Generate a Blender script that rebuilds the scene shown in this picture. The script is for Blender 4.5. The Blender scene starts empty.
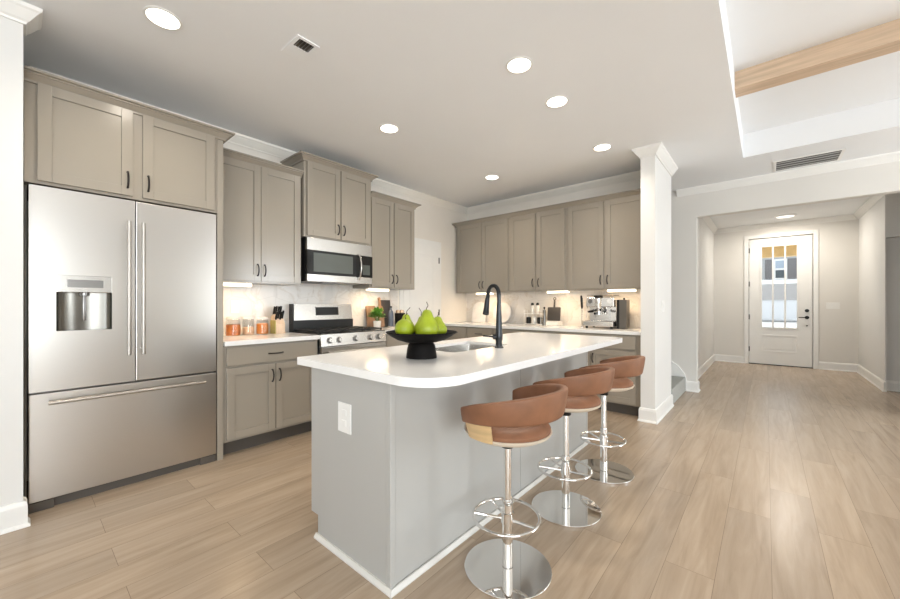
import bpy, bmesh, math, random
from mathutils import Vector, Matrix
PI = math.pi
C = bpy.context.scene.collection
S = bpy.context.scene
random.seed(7)

# ------------------------------------------------------------------ camera
YAW = 0.7074
cam_d = bpy.data.cameras.new('camera')
cam = bpy.data.objects.new('camera', cam_d); C.objects.link(cam)
cam.location = (0, 0, 1.2)
cam.rotation_euler = (PI/2, 0, YAW)
cam_d.sensor_fit = 'HORIZONTAL'; cam_d.sensor_width = 36
cam_d.lens = 36*369.5/900
cam_d.shift_y = 5.1/900
cam_d.clip_start = 0.05
S.camera = cam

# ------------------------------------------------------------------ world, lights, exposure
S.view_settings.view_transform = 'Standard'
S.view_settings.look = 'None'
S.view_settings.gamma = 1
S.view_settings.use_curve_mapping = False
S.view_settings.exposure = 0.43
w = bpy.data.worlds.new('world'); S.world = w; w.use_nodes = True
wn = w.node_tree; wn.nodes.clear()
bg = wn.nodes.new('ShaderNodeBackground'); wo = wn.nodes.new('ShaderNodeOutputWorld')
bg.inputs[0].default_value = (0.86, 0.93, 1.0, 1); bg.inputs[1].default_value = 1.3
wn.links.new(bg.outputs[0], wo.inputs[0])

def area(name, loc, rot, sx, sy, power, col=(1, 1, 1), parent=None, spread=PI):
    l = bpy.data.lights.new(name, 'AREA'); l.shape = 'RECTANGLE'; l.size = sx; l.size_y = sy
    l.energy = power; l.color = col; l.spread = spread
    o = bpy.data.objects.new(name, l); C.objects.link(o); o.location = loc; o.rotation_euler = rot
    if parent: o.parent = parent
    return o
# fill lamps added at assumed, unseen living-room windows (right wall, behind the camera)
DAY = (0.88, 0.95, 1.0)
for k, (yc, pw) in enumerate(((-2.75, 60), (-0.95, 75), (4.85, 80))):
    area('daylight_fill', (4.36, yc, 1.45), (0, PI/2, 0), 1.9, 1.5, pw, DAY)
for k, xc in enumerate((0.6, 3.0)):
    area('daylight_fill', (xc, -3.66, 1.45), (PI/2, 0, 0), 1.7, 1.9, 34, DAY)

sun = bpy.data.lights.new('sun', 'SUN'); sun.energy = 17; sun.angle = 0.02; sun.color = (0.95, 0.97, 1.0)
so = bpy.data.objects.new('sun', sun); C.objects.link(so); so.rotation_euler = (math.radians(38), 0, math.radians(112))

# ------------------------------------------------------------------ materials
def lin(c):
    c /= 255.0
    return c/12.92 if c <= 0.04045 else ((c+0.055)/1.055)**2.4
def rgb(r, g, b): return (lin(r), lin(g), lin(b), 1)
def mat(name, col, rough=0.5, metal=0.0, var=0.03, scale=8, bump=0.0, stretch=None, **kw):
    m = bpy.data.materials.new(name); m.use_nodes = True
    n = m.node_tree.nodes; L = m.node_tree.links; b = n['Principled BSDF']
    b.inputs['Roughness'].default_value = rough; b.inputs['Metallic'].default_value = metal
    tc = n.new('ShaderNodeTexCoord'); mp = n.new('ShaderNodeMapping')
    if stretch: mp.inputs['Scale'].default_value = stretch
    L.new(tc.outputs['Object'], mp.inputs['Vector'])
    nz = n.new('ShaderNodeTexNoise'); nz.inputs['Scale'].default_value = scale; nz.inputs['Detail'].default_value = 3
    L.new(mp.outputs[0], nz.inputs['Vector'])
    cr = n.new('ShaderNodeValToRGB')
    cr.color_ramp.elements[0].position = 0.3; cr.color_ramp.elements[1].position = 0.7
    cr.color_ramp.elements[0].color = tuple(c*(1-var) for c in col[:3])+(1,)
    cr.color_ramp.elements[1].color = tuple(min(1, c*(1+var)) for c in col[:3])+(1,)
    L.new(nz.outputs['Fac'], cr.inputs[0]); L.new(cr.outputs[0], b.inputs['Base Color'])
    if bump:
        bp = n.new('ShaderNodeBump'); bp.inputs['Strength'].default_value = bump; bp.inputs['Distance'].default_value = 0.002
        L.new(nz.outputs['Fac'], bp.inputs['Height']); L.new(bp.outputs[0], b.inputs['Normal'])
    for k, v in kw.items():
        b.inputs[k.replace('_', ' ')].default_value = v
    return m
def emit(name, col, strength):
    m = bpy.data.materials.new(name); m.use_nodes = True
    n = m.node_tree.nodes; L = m.node_tree.links; n.clear()
    e = n.new('ShaderNodeEmission'); o = n.new('ShaderNodeOutputMaterial')
    e.inputs[0].default_value = col; e.inputs[1].default_value = strength
    L.new(e.outputs[0], o.inputs[0]); return m

M = {}
M['wallk'] = mat('downlight_tinted_wall_paint', (0.80, 0.755, 0.685, 1), 0.75, var=0.01, scale=3)  # ordinary wall paint with the downlights' warm cast mixed into its colour
M['wall'] = mat('wall_paint', (0.75, 0.725, 0.68, 1), 0.75, var=0.01, scale=3)
M['wallwhite'] = mat('bright_wall_paint', (0.76, 0.75, 0.725, 1), 0.6, var=0.01, scale=3)
M['ceil'] = mat('ceiling_paint', (0.845, 0.855, 0.865, 1), 0.85, var=0.01, scale=2)
M['trim'] = mat('white_trim_paint', (0.84, 0.83, 0.80, 1), 0.35, var=0.01)
M['trimk'] = mat('downlight_tinted_trim_paint', (0.82, 0.785, 0.72, 1), 0.4, var=0.01)  # white trim, kitchen downlight warmth put into the colour
M['cab'] = mat('taupe_cabinet_paint', (0.315, 0.277, 0.226, 1), 0.2, var=0.015, scale=3, Specular_IOR_Level=0.75)
M['island'] = mat('grey_island_paint', (0.43, 0.422, 0.40, 1), 0.4, var=0.02, scale=3, stretch=(1, 1, 0.15))
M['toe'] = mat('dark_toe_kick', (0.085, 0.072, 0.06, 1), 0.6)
M['quartz'] = mat('white_quartz', (0.86, 0.85, 0.83, 1), 0.12, var=0.015, scale=30)
M['black'] = mat('black_metal', (0.010, 0.010, 0.010, 1), 0.35, 0.0, Specular_IOR_Level=0.3)
M['blackmatte'] = mat('matt_black', (0.006, 0.005, 0.0045, 1), 0.6, bump=0.2, scale=90, Specular_IOR_Level=0.1)
M['steel'] = mat('brushed_steel', (0.56, 0.54, 0.51, 1), 0.27, 1.0, var=0.02, scale=60, stretch=(12, 0.3, 12))
M['steelv'] = mat('brushed_steel_upright', (0.60, 0.575, 0.54, 1), 0.28, 1.0, var=0.015, scale=60, stretch=(0.3, 12, 12))
M['handle'] = mat('satin_steel_handle', (0.50, 0.47, 0.43, 1), 0.42, 1.0, var=0.02)
M['steeld'] = mat('dark_steel', (0.25, 0.24, 0.23, 1), 0.3, 1.0)
M['chrome'] = mat('chrome', (0.86, 0.85, 0.83, 1), 0.04, 1.0, var=0.0)
M['pull'] = mat('dark_bronze', (0.018, 0.014, 0.012, 1), 0.4, 0.3)
M['glassblack'] = mat('black_glass', (0.012, 0.012, 0.012, 1), 0.08, 0.0, Specular_IOR_Level=0.35)
M['mwglass'] = mat('microwave_window', (0.09, 0.10, 0.09, 1), 0.12, 0.0, Specular_IOR_Level=0.5)
M['leather'] = mat('tan_leather', (0.225, 0.098, 0.048, 1), 0.5, var=0.12, scale=14, bump=0.25)
M['leatherin'] = mat('inner_leather', (0.16, 0.055, 0.03, 1), 0.5, var=0.12, scale=14, bump=0.25)
M['woodlight'] = mat('light_bent_wood', (0.62, 0.43, 0.22, 1), 0.4, var=0.12, scale=6, stretch=(1, 1, 9))
M['oakbeam'] = mat('oak_beam', (0.58, 0.43, 0.30, 1), 0.6, var=0.13, scale=5, stretch=(0.6, 12, 12))
M['board'] = mat('acacia_board', (0.24, 0.135, 0.075, 1), 0.5, var=0.2, scale=8, stretch=(8, 8, 0.8))
M['blockwood'] = mat('beech_block', (0.66, 0.5, 0.36, 1), 0.5, var=0.08, scale=8, stretch=(8, 8, 0.8))
M['pear'] = mat('pear_skin', (0.30, 0.37, 0.012, 1), 0.38, var=0.18, scale=18, bump=0.1)
M['stem'] = mat('pear_stem', (0.06, 0.045, 0.025, 1), 0.7)
M['leaf'] = mat('basil_leaf', (0.10, 0.25, 0.03, 1), 0.45, var=0.35, scale=25)
M['pot'] = mat('white_ceramic', (0.70, 0.68, 0.64, 1), 0.25)
M['whitepl'] = mat('white_plastic', (0.82, 0.81, 0.78, 1), 0.35)
M['soil'] = mat('soil', (0.04, 0.025, 0.015, 1), 0.9)
M['marblew'] = mat('pale_marble', (0.70, 0.69, 0.68, 1), 0.3, var=0.08, scale=10)
M['slate'] = mat('dark_slate', (0.04, 0.037, 0.036, 1), 0.5)
M['bluegrey'] = mat('blue_grey_glaze', (0.09, 0.11, 0.15, 1), 0.3)
M['orange'] = mat('orange_rind', (0.62, 0.17, 0.025, 1), 0.5, var=0.35, scale=40)
M['peach'] = mat('peach_pasta', (0.72, 0.44, 0.28, 1), 0.5, var=0.15, scale=40)
M['carpet'] = mat('grey_stair_carpet', (0.42, 0.42, 0.39, 1), 0.95, var=0.15, scale=150, bump=0.6)
M['hinge'] = M['pull']
M['lamp'] = emit('downlight_lens', (1, 0.93, 0.80, 1), 7.0)
M['bar'] = emit('undercabinet_light', (1, 0.86, 0.64, 1), 3.2)
M['cook'] = mat('cast_iron', (0.012, 0.012, 0.012, 1), 0.5)
# exterior
M['siding'] = mat('house_siding', (0.45, 0.45, 0.45, 1), 0.8)
M['shutter'] = mat('grey_shutter', (0.16, 0.15, 0.15, 1), 0.6)
M['roofm'] = mat('taupe_shingle', (0.30, 0.27, 0.25, 1), 0.9, var=0.1, scale=12)
M['golden'] = mat('golden_porch_timber', (0.85, 0.66, 0.36, 1), 0.6, var=0.08)
M['ground'] = mat('driveway_concrete', (0.13, 0.13, 0.125, 1), 0.9)
M['houseglass'] = mat('house_window_glass', (0.05, 0.07, 0.08, 1), 0.1)

def glass(name, col=(1, 1, 1, 1), alpha_mix=0.93):
    m = bpy.data.materials.new(name); m.use_nodes = True
    n = m.node_tree.nodes; L = m.node_tree.links; n.clear()
    t = n.new('ShaderNodeBsdfTransparent'); g = n.new('ShaderNodeBsdfGlossy'); x = n.new('ShaderNodeMixShader'); o = n.new('ShaderNodeOutputMaterial')
    t.inputs[0].default_value = col; g.inputs['Roughness'].default_value = 0.02
    x.inputs[0].default_value = 1-alpha_mix
    L.new(t.outputs[0], x.inputs[1]); L.new(g.outputs[0], x.inputs[2]); L.new(x.outputs[0], o.inputs[0]); return m
M['glass'] = glass('clear_glass', (0.97, 0.98, 0.98, 1), 0.97)
M['jarglass'] = glass('jar_glass', (0.95, 0.96, 0.96, 1), 0.93)

def floor_mat():
    m = bpy.data.materials.new('oak_plank_floor'); m.use_nodes = True
    n = m.node_tree.nodes; L = m.node_tree.links; b = n['Principled BSDF']
    tc = n.new('ShaderNodeTexCoord'); mp = n.new('ShaderNodeMapping')
    mp.inputs['Rotation'].default_value = (0, 0, PI/2); mp.inputs['Location'].default_value = (0.3, -0.02, 0)
    L.new(tc.outputs['Object'], mp.inputs['Vector'])
    br = n.new('ShaderNodeTexBrick'); br.offset = 0.37; br.offset_frequency = 2
    br.inputs['Scale'].default_value = 1; br.inputs['Brick Width'].default_value = 1.22; br.inputs['Row Height'].default_value = 0.19
    br.inputs['Mortar Size'].default_value = 0.0012; br.inputs['Mortar Smooth'].default_value = 0.3; br.inputs['Bias'].default_value = 0
    br.inputs['Color1'].default_value = (0, 0, 0, 1); br.inputs['Color2'].default_value = (1, 1, 1, 1); br.inputs['Mortar'].default_value = (0.5, 0.5, 0.5, 1)
    L.new(mp.outputs[0], br.inputs['Vector'])
    # grain
    mp2 = n.new('ShaderNodeMapping'); mp2.inputs['Scale'].default_value = (1, 12, 1)
    L.new(mp.outputs[0], mp2.inputs['Vector'])
    add = n.new('ShaderNodeVectorMath'); add.operation = 'ADD'
    sc = n.new('ShaderNodeVectorMath'); sc.operation = 'SCALE'; sc.inputs['Scale'].default_value = 7.0
    L.new(br.outputs['Color'], sc.inputs[0]); L.new(mp2.outputs[0], add.inputs[0]); L.new(sc.outputs[0], add.inputs[1])
    nz = n.new('ShaderNodeTexNoise'); nz.inputs['Scale'].default_value = 1.6; nz.inputs['Detail'].default_value = 6; nz.inputs['Roughness'].default_value = 0.6; nz.inputs['Distortion'].default_value = 0.7
    L.new(add.outputs[0], nz.inputs['Vector'])
    cr = n.new('ShaderNodeValToRGB'); e = cr.color_ramp.elements
    e[0].position = 0.30; e[0].color = (0.360, 0.272, 0.190, 1)
    e[1].position = 0.72; e[1].color = (0.500, 0.395, 0.290, 1)
    mid = e.new(0.5); mid.color = (0.435, 0.335, 0.240, 1)
    L.new(nz.outputs['Fac'], cr.inputs[0])
    mx = n.new('ShaderNodeMixRGB'); mx.blend_type = 'MULTIPLY'; mx.inputs[0].default_value = 1
    c2 = n.new('ShaderNodeValToRGB'); c2.color_ramp.elements[0].color = (0.90, 0.90, 0.91, 1); c2.color_ramp.elements[1].color = (1.05, 1.04, 1.03, 1)
    L.new(br.outputs['Color'], c2.inputs[0]); L.new(cr.outputs[0], mx.inputs[1]); L.new(c2.outputs[0], mx.inputs[2])
    m2 = n.new('ShaderNodeMixRGB'); m2.inputs[2].default_value = (0.24, 0.175, 0.12, 1)
    L.new(br.outputs['Fac'], m2.inputs[0]); L.new(mx.outputs[0], m2.inputs[1]); L.new(m2.outputs[0], b.inputs['Base Color'])
    b.inputs['Roughness'].default_value = 0.26; b.inputs['Specular IOR Level'].default_value = 0.45
    bp = n.new('ShaderNodeBump'); bp.inputs['Strength'].default_value = 0.12; bp.inputs['Distance'].default_value = 0.001
    L.new(nz.outputs['Fac'], bp.inputs['Height']); L.new(bp.outputs[0], b.inputs['Normal'])
    return m
M['floor'] = floor_mat()

def splash_mat():
    m = bpy.data.materials.new('marble_tile'); m.use_nodes = True
    n = m.node_tree.nodes; L = m.node_tree.links; b = n['Principled BSDF']
    tc = n.new('ShaderNodeTexCoord')
    nz = n.new('ShaderNodeTexNoise'); nz.inputs['Scale'].default_value = 3.2; nz.inputs['Detail'].default_value = 4; nz.inputs['Distortion'].default_value = 0.8
    L.new(tc.outputs['Object'], nz.inputs['Vector'])
    cr = n.new('ShaderNodeValToRGB'); e = cr.color_ramp.elements
    e[0].position = 0.33; e[0].color = (0.66, 0.64, 0.61, 1); e[1].position = 0.6; e[1].color = (0.77, 0.74, 0.70, 1)
    v = e.new(0.46); v.color = (0.72, 0.69, 0.65, 1); v2 = e.new(0.49); v2.color = (0.67, 0.62, 0.56, 1); v3 = e.new(0.52); v3.color = (0.76, 0.73, 0.69, 1)
    L.new(nz.outputs['Fac'], cr.inputs[0])
    vo = n.new('ShaderNodeTexVoronoi'); vo.feature = 'DISTANCE_TO_EDGE'; vo.inputs['Scale'].default_value = 4.5; vo.inputs['Randomness'].default_value = 0.35
    L.new(tc.outputs['Object'], vo.inputs['Vector'])
    c3 = n.new('ShaderNodeValToRGB'); c3.color_ramp.elements[0].position = 0.0; c3.color_ramp.elements[0].color = (0.88, 0.87, 0.86, 1); c3.color_ramp.elements[1].position = 0.02
    L.new(vo.outputs['Distance'], c3.inputs[0])
    mx = n.new('ShaderNodeMixRGB'); mx.blend_type = 'MULTIPLY'; mx.inputs[0].default_value = 1
    L.new(cr.outputs[0], mx.inputs[1]); L.new(c3.outputs[0], mx.inputs[2]); L.new(mx.outputs[0], b.inputs['Base Color'])
    b.inputs['Roughness'].default_value = 0.22
    return m
M['splash'] = splash_mat()

# ------------------------------------------------------------------ mesh helpers
class MB:
    def __init__(s): s.bm = bmesh.new()
    def _merge(s, t):
        me = bpy.data.meshes.new('tmp'); t.to_mesh(me); t.free(); s.bm.from_mesh(me); bpy.data.meshes.remove(me)
    def box(s, a, b, bev=0.0, rot=None, seg=2):
        t = bmesh.new(); bmesh.ops.create_cube(t, size=1)
        c = [(a[i]+b[i])/2 for i in range(3)]; d = [max(abs(b[i]-a[i]), 1e-5) for i in range(3)]
        for v in t.verts: v.co = Vector((v.co.x*d[0], v.co.y*d[1], v.co.z*d[2]))
        if bev: bmesh.ops.bevel(t, geom=t.edges[:], offset=min(bev, min(d)*0.45), segments=seg, affect='EDGES', profile=0.6)
        mt = Matrix.Translation(c)
        if rot: mt = mt @ rot.to_4x4()
        t.transform(mt); s._merge(t); return s
    def cyl(s, p, q, r, r2=None, n=24, bev=0):
        p, q = Vector(p), Vector(q); r2 = r if r2 is None else r2
        t = bmesh.new(); bmesh.ops.create_cone(t, cap_ends=True, segments=n, radius1=r, radius2=r2, depth=(q-p).length)
        if bev:
            es = [e for e in t.edges if abs(e.verts[0].co.z-e.verts[1].co.z) < 1e-6]
            bmesh.ops.bevel(t, geom=es, offset=bev, segments=2, affect='EDGES')
        t.transform(Matrix.Translation((p+q)/2) @ (q-p).to_track_quat('Z', 'Y').to_matrix().to_4x4()); s._merge(t); return s
    def lathe(s, prof, c=(0, 0, 0), n=32, cap=True):
        t = bmesh.new(); rings = []
        for r, z in prof:
            if r < 1e-6: rings.append([t.verts.new((0, 0, z))])
            else: rings.append([t.verts.new((r*math.cos(2*PI*k/n), r*math.sin(2*PI*k/n), z)) for k in range(n)])
        for a, b in zip(rings, rings[1:]):
            if len(a) == 1 and len(b) == 1: continue
            for k in range(n):
                k2 = (k+1) % n
                if len(a) == 1: t.faces.new((a[0], b[k2], b[k]))
                elif len(b) == 1: t.faces.new((a[k], a[k2], b[0]))
                else: t.faces.new((a[k], a[k2], b[k2], b[k]))
        if cap:
            for rg, fl in ((rings[0], True), (rings[-1], False)):
                if len(rg) > 1: t.faces.new(rg[::-1] if fl else rg)
        bmesh.ops.recalc_face_normals(t, faces=t.faces[:])
        t.transform(Matrix.Translation(c)); s._merge(t); return s
    def tube(s, pts, r, n=10, closed=False, flat=None):
        pts = [Vector(p) for p in pts]; rs = r if isinstance(r, (list, tuple)) else [r]*len(pts)
        t = bmesh.new(); rings = []; N = len(pts); up = None
        for i, p in enumerate(pts):
            if closed: d = pts[(i+1) % N]-pts[i-1]
            else: d = pts[min(i+1, N-1)]-pts[max(i-1, 0)]
            d.normalize()
            if up is None: up = Vector((0, 0, 1)) if abs(d.z) < 0.9 else Vector((1, 0, 0))
            x = d.cross(up).normalized(); y = x.cross(d).normalized(); up = y
            sx, sy = (1, 1) if flat is None else flat
            rings.append([t.verts.new(p+(x*math.cos(2*PI*k/n)*sx+y*math.sin(2*PI*k/n)*sy)*rs[i]) for k in range(n)])
        for i in range(N if closed else N-1):
            a, b = rings[i], rings[(i+1) % N]
            for k in range(n): t.faces.new((a[k], a[(k+1) % n], b[(k+1) % n], b[k]))
        if not closed: t.faces.new(rings[0][::-1]); t.faces.new(rings[-1])
        bmesh.ops.recalc_face_normals(t, faces=t.faces[:])
        s._merge(t); return s
    def sweep(s, path, prof, closed=False):
        """profile (out, up) swept along a horizontal polyline; out = right-hand side of travel"""
        t = bmesh.new(); P = [Vector(p) for p in path]; N = len(P); rings = []
        for i, p in enumerate(P):
            if closed or 0 < i < N-1:
                d1 = (p-P[i-1]).normalized(); d2 = (P[(i+1) % N]-p).normalized()
            elif i == 0: d1 = d2 = (P[1]-p).normalized()
            else: d1 = d2 = (p-P[i-1]).normalized()
            n1 = Vector((d1.y, -d1.x, 0)); n2 = Vector((d2.y, -d2.x, 0)); m = (n1+n2).normalized(); m = m/max(0.2, m.dot(n1))
            rings.append([t.verts.new(p+m*o+Vector((0, 0, u))) for o, u in prof])
        K = len(prof)
        for i in range(N if closed else N-1):
            a, b = rings[i], rings[(i+1) % N]
            for k in range(K): t.faces.new((a[k], a[(k+1) % K], b[(k+1) % K], b[k]))
        if not closed: t.faces.new(rings[0][::-1]); t.faces.new(rings[-1])
        bmesh.ops.recalc_face_normals(t, faces=t.faces[:]); s._merge(t); return s
    def prism(s, poly, z0, z1, hole=None, bev=0):
        t = bmesh.new(); loops = []
        for pl in ([poly]+([hole] if hole else [])):
            vs = [t.verts.new((x, y, z0)) for x, y in pl]
            for k in range(len(vs)): t.edges.new((vs[k], vs[(k+1) % len(vs)]))
        if hole: bmesh.ops.triangle_fill(t, edges=t.edges[:], use_beauty=True)
        else: t.faces.new(t.verts[:])
        r = bmesh.ops.extrude_face_region(t, geom=t.faces[:])
        for v in [g for g in r['geom'] if isinstance(g, bmesh.types.BMVert)]: v.co.z = z1
        bmesh.ops.recalc_face_normals(t, faces=t.faces[:])
        if bev:
            es = [e for e in t.edges if len(e.link_faces) == 2 and e.calc_face_angle(0) > 1.2 and abs(e.verts[0].co.z-e.verts[1].co.z) < 1e-6]
            bmesh.ops.bevel(t, geom=es, offset=bev, segments=2, affect='EDGES')
        s._merge(t); return s
    def tf(s, m): s.bm.transform(m); return s
    def build(s, name, m, parent=None, smooth=False, loc=None):
        me = bpy.data.meshes.new(name); s.bm.to_mesh(me); s.bm.free(); me.materials.append(m)
        o = bpy.data.objects.new(name, me); C.objects.link(o)
        if parent: o.parent = parent
        if loc: o.location = loc
        if smooth:
            for p in me.polygons: p.use_smooth = True
            me.set_sharp_from_angle(angle=math.radians(38))
        return o
def B(a, b, bev=0.0, **k): return MB().box(a, b, bev, **k)
def thing(name, label, cat, loc=(0, 0, 0), rz=0, group=None):
    o = bpy.data.objects.new(name, None); C.objects.link(o); o.location = loc; o.rotation_euler = (0, 0, rz)
    o.empty_display_size = 0.05
    o['label'] = label; o['category'] = cat
    if group: o['group'] = group
    return o
def tag(o, label, cat, group=None):
    o['label'] = label; o['category'] = cat
    if group: o['group'] = group
    return o
def structure(o, label=None):
    o['kind'] = 'structure'
    if label: o['label'] = label
    return o
def dup(root, loc=None, rz=None, label=None):
    def cp(o, par):
        c = o.copy(); C.objects.link(c)
        if par: c.parent = par
        for ch in [x for x in S.objects if x.parent == o]: cp(ch, c)
        return c
    r = cp(root, None)
    if loc: r.location = loc
    if rz is not None: r.rotation_euler = (0, 0, rz)
    if label: r['label'] = label
    return r

# ------------------------------------------------------------------ the setting
XW, YB, ZC, ZT = -3.82, 4.90, 2.805, 3.06
structure(B((-3.95, -3.8, -0.05), (4.5, 11.0, 0)).build('floor', M['floor']))
# ceiling: low part, tray walls, raised tray
cb = MB()
cb.box((-3.95, -3.8, ZC), (-0.19, 9.9, ZC+0.45)); cb.box((-0.19, 5.15, ZC), (4.5, 9.9, ZC+0.45)); cb.box((-0.19, -3.8, ZT), (4.5, 5.15, ZT+0.2))
cb.box((3.9, -3.8, ZC), (4.5, 5.15, ZT+0.1)); cb.box((-0.19, -3.8, ZC), (4.5, -3.3, ZT+0.1))
structure(cb.build('ceiling', M['ceil']))
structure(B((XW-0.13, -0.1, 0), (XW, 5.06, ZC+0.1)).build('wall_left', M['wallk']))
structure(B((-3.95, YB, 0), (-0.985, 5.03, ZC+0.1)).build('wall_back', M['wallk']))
# stub wall that the refrigerator stands against
structure(B((-3.95, -0.16, 0), (-3.055, 0.019, ZC+0.02)).build('wall_fridge_side', M['wallwhite']))
structure(B((-3.185, -3.8, 0), (-3.055, -0.16, ZC+0.02)).build('wall_front_left', M['wallwhite']))
# wall end between the kitchen and the stairs
structure(B((-0.985, 4.185, 0), (-0.852, 5.03, ZC+0.02)).build('wall_pillar', M['wallwhite']))
# wall with the wide opening to the entry hall
wo_ = MB(); wo_.box((-3.2, 6.05, 0), (-0.722, 6.18, ZC+0.02)); wo_.box((-0.722, 6.05, 2.405), (4.5, 6.18, ZC+0.02)); wo_.box((1.42, 6.05, 0), (4.5, 6.18, 2.405))
structure(wo_.build('wall_opening', M['wall']))
structure(B((-0.98, 6.18, 0), (-0.85, 9.8, ZC+0.02)).build('wall_hall_left', M['wallwhite']))
wr = MB(); wr.box((1.25, 7.90, 0), (3.0, 9.8, 2.13)); wr.box((1.25, 7.78, 0), (1.262, 7.9, 2.13)); wr.box((1.25, 7.78, 2.13), (3.0, 9.8, ZC+0.02))
structure(wr.build('wall_hall_right', M['wallwhite']))
# end wall with the door hole
DX0, DX1, DZ = -0.262, 0.668, 2.525
we = MB(); we.box((-0.98, 9.7, 0), (DX0-0.01, 9.83, ZC+0.02)); we.box((DX1+0.01, 9.7, 0), (1.3, 9.83, ZC+0.02)); we.box((DX0-0.01, 9.7, DZ+0.01), (DX1+0.01, 9.83, ZC+0.02))
structure(we.build('wall_hall_end', M['wall']))
structure(B((-3.2, 5.03, 0), (-3.1, 6.05, ZC+1.0)).build('wall_stairwell', M['wall']))
# living-room shell out of view; window openings are assumed, placed for their light
wv = MB()
ys = [(-3.5, -2.0), (-1.7, -0.2), (4.1, 5.6)]
prev = -3.8
for a, b in ys: wv.box((4.4, prev, 0), (4.5, a, ZC+0.3)); prev = b
wv.box((4.4, prev, 0), (4.5, 9.9, ZC+0.3)); wv.box((4.4, -3.8, 0), (4.5, 5.7, 0.5)); wv.box((4.4, -3.8, 2.4), (4.5, 5.7, ZC+0.3))
structure(wv.build('wall_right', M['wall']))
wv = MB(); prev = -3.2
for a, b in [(-0.25, 1.45), (2.15, 3.85)]: wv.box((prev, -3.8, 0), (a, -3.7, ZC+0.3)); prev = b
wv.box((prev, -3.8, 0), (4.5, -3.7, ZC+0.3)); wv.box((-3.2, -3.8, 0), (4.5, -3.7, 0.5)); wv.box((-3.2, -3.8, 2.4), (4.5, -3.7, ZC+0.3))
structure(wv.build('wall_rear', M['wall']))

# crown moulding, baseboards, door casings
CROWN = [(0, -0.088), (0.010, -0.088), (0.014, -0.077), (0.024, -0.068), (0.056, -0.026), (0.066, -0.018), (0.070, -0.0), (0, 0.0)]
def crown(path, name, closed=False, m='trim'):
    return structure(MB().sweep([(x, y, ZC-0.001) for x, y in path], CROWN, closed).build(name, M[m]))
crown([(-3.055, -3.6), (-3.055, 0.019), (-3.18, 0.019)], 'trim_1')
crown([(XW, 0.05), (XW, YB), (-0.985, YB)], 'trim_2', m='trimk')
crown([(-0.985, 4.83), (-0.985, 4.185), (-0.852, 4.185), (-0.852, 5.03)], 'trim_8')
crown([(-0.955, 6.05), (4.35, 6.05)], 'trim_3')
crown([(-0.85, 6.18), (-0.85, 9.7), (1.25, 9.7), (1.25, 7.8)], 'trim_4')
BASE = [(0, 0), (0.026, 0), (0.026, 0.008), (0.02, 0.018), (0.016, 0.02), (0.016, 0.115), (0.010, 0.135), (0, 0.14)]
def base(path, name): return structure(MB().sweep([(x, y, 0) for x, y in path], BASE).build(name, M['trim']))
base([(-3.055, -3.6), (-3.055, 0.019), (-3.12, 0.019)], 'baseboard_left')
base([(-0.985, 4.24), (-0.985, 4.185), (-0.852, 4.185), (-0.852, 5.03), (-0.88, 5.03)], 'baseboard_pillar')
base([(-0.85, 6.05), (-0.722, 6.05), (-0.722, 6.18), (-0.85, 6.18), (-0.85, 9.7), (DX0-0.08, 9.7)], 'baseboard_hall_left')
base([(DX1+0.08, 9.7), (1.25, 9.7), (1.25, 7.90-0.12), (1.262, 7.78)], 'baseboard_hall_right')
base([(1.262, 7.9), (2.9, 7.9)], 'baseboard_hall_niche')

# front door
door = bpy.data.objects.new('door_1', None); C.objects.link(door); door.location = (DX0, 9.72, 0); structure(door, 'white front door with three tall glass lites')
DWd = DX1-DX0
pan = MB()
gx0, gx1, gz0, gz1 = 0.187, 0.728, 0.735, 2.365
pan.box((0.004, 0, 0.015), (gx0, 0.045, DZ-0.004)); pan.box((gx1, 0, 0.015), (DWd-0.004, 0.045, DZ-0.004))
pan.box((gx0, 0, 0.015), (gx1, 0.045, gz0)); pan.box((gx0, 0, gz1), (gx1, 0.045, DZ-0.004))
pan.build('door_panel', M['trim'], door)
mo = MB()
def rect_frame(mb, x0, x1, z0, z1, wdt, y0, y1, bev=0.003):
    mb.box((x0, y0, z0), (x0+wdt, y1, z1), bev); mb.box((x1-wdt, y0, z0), (x1, y1, z1), bev)
    mb.box((x0+wdt, y0, z0), (x1-wdt, y1, z0+wdt), bev); mb.box((x0+wdt, y0, z1-wdt), (x1-wdt, y1, z1), bev)
rect_frame(mo, gx0-0.015, gx1+0.015, gz0-0.015, gz1+0.015, 0.03, -0.012, 0.0)
rect_frame(mo, gx0-0.0, gx1+0.0, 0.26, 0.60, 0.022, -0.009, 0.0)
mo.box((gx0+0.06, -0.006, 0.32), (gx1-0.06, 0.0, 0.54), 0.003)
mo.build('door_moulding', M['trim'], door)
for k in (1, 2):
    xm = gx0+(gx1-gx0)*k/3
    B((xm-0.013, -0.004, gz0), (xm+0.013, 0.04, gz1), 0.003).build('muntin', M['trim'], door)
B((gx0+0.001, 0.02, gz0+0.001), (gx1-0.001, 0.026, gz1-0.001)).build('glass_pane', M['glass'], door)
for z in (0.3, 0.95, 1.62, 2.3): B((-0.009, -0.012, z-0.05), (0.010, 0.0, z+0.05), 0.002).build('hinge', M['hinge'], door)
hx = 0.853
MB().cyl((hx, 0, 1.085), (hx, -0.02, 1.085), 0.031, bev=0.003).build('deadbolt', M['black'], door, True)
hd = MB().cyl((hx, 0, 0.955), (hx, -0.018, 0.955), 0.031, bev=0.003); hd.cyl((hx, -0.018, 0.955), (hx, -0.05, 0.955), 0.011); hd.box((hx-0.12, -0.06, 0.946), (hx+0.012, -0.046, 0.964), 0.004)
hd.build('lever_handle', M['black'], door, True)
MB().cyl((hx, 0, 0.80), (hx, -0.012, 0.80), 0.012).build('lock_cover', M['black'], door, True)
MB().box((0, -0.01, 0), (DWd, 0.08, 0.014)).build('threshold', M['black'], door)
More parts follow.
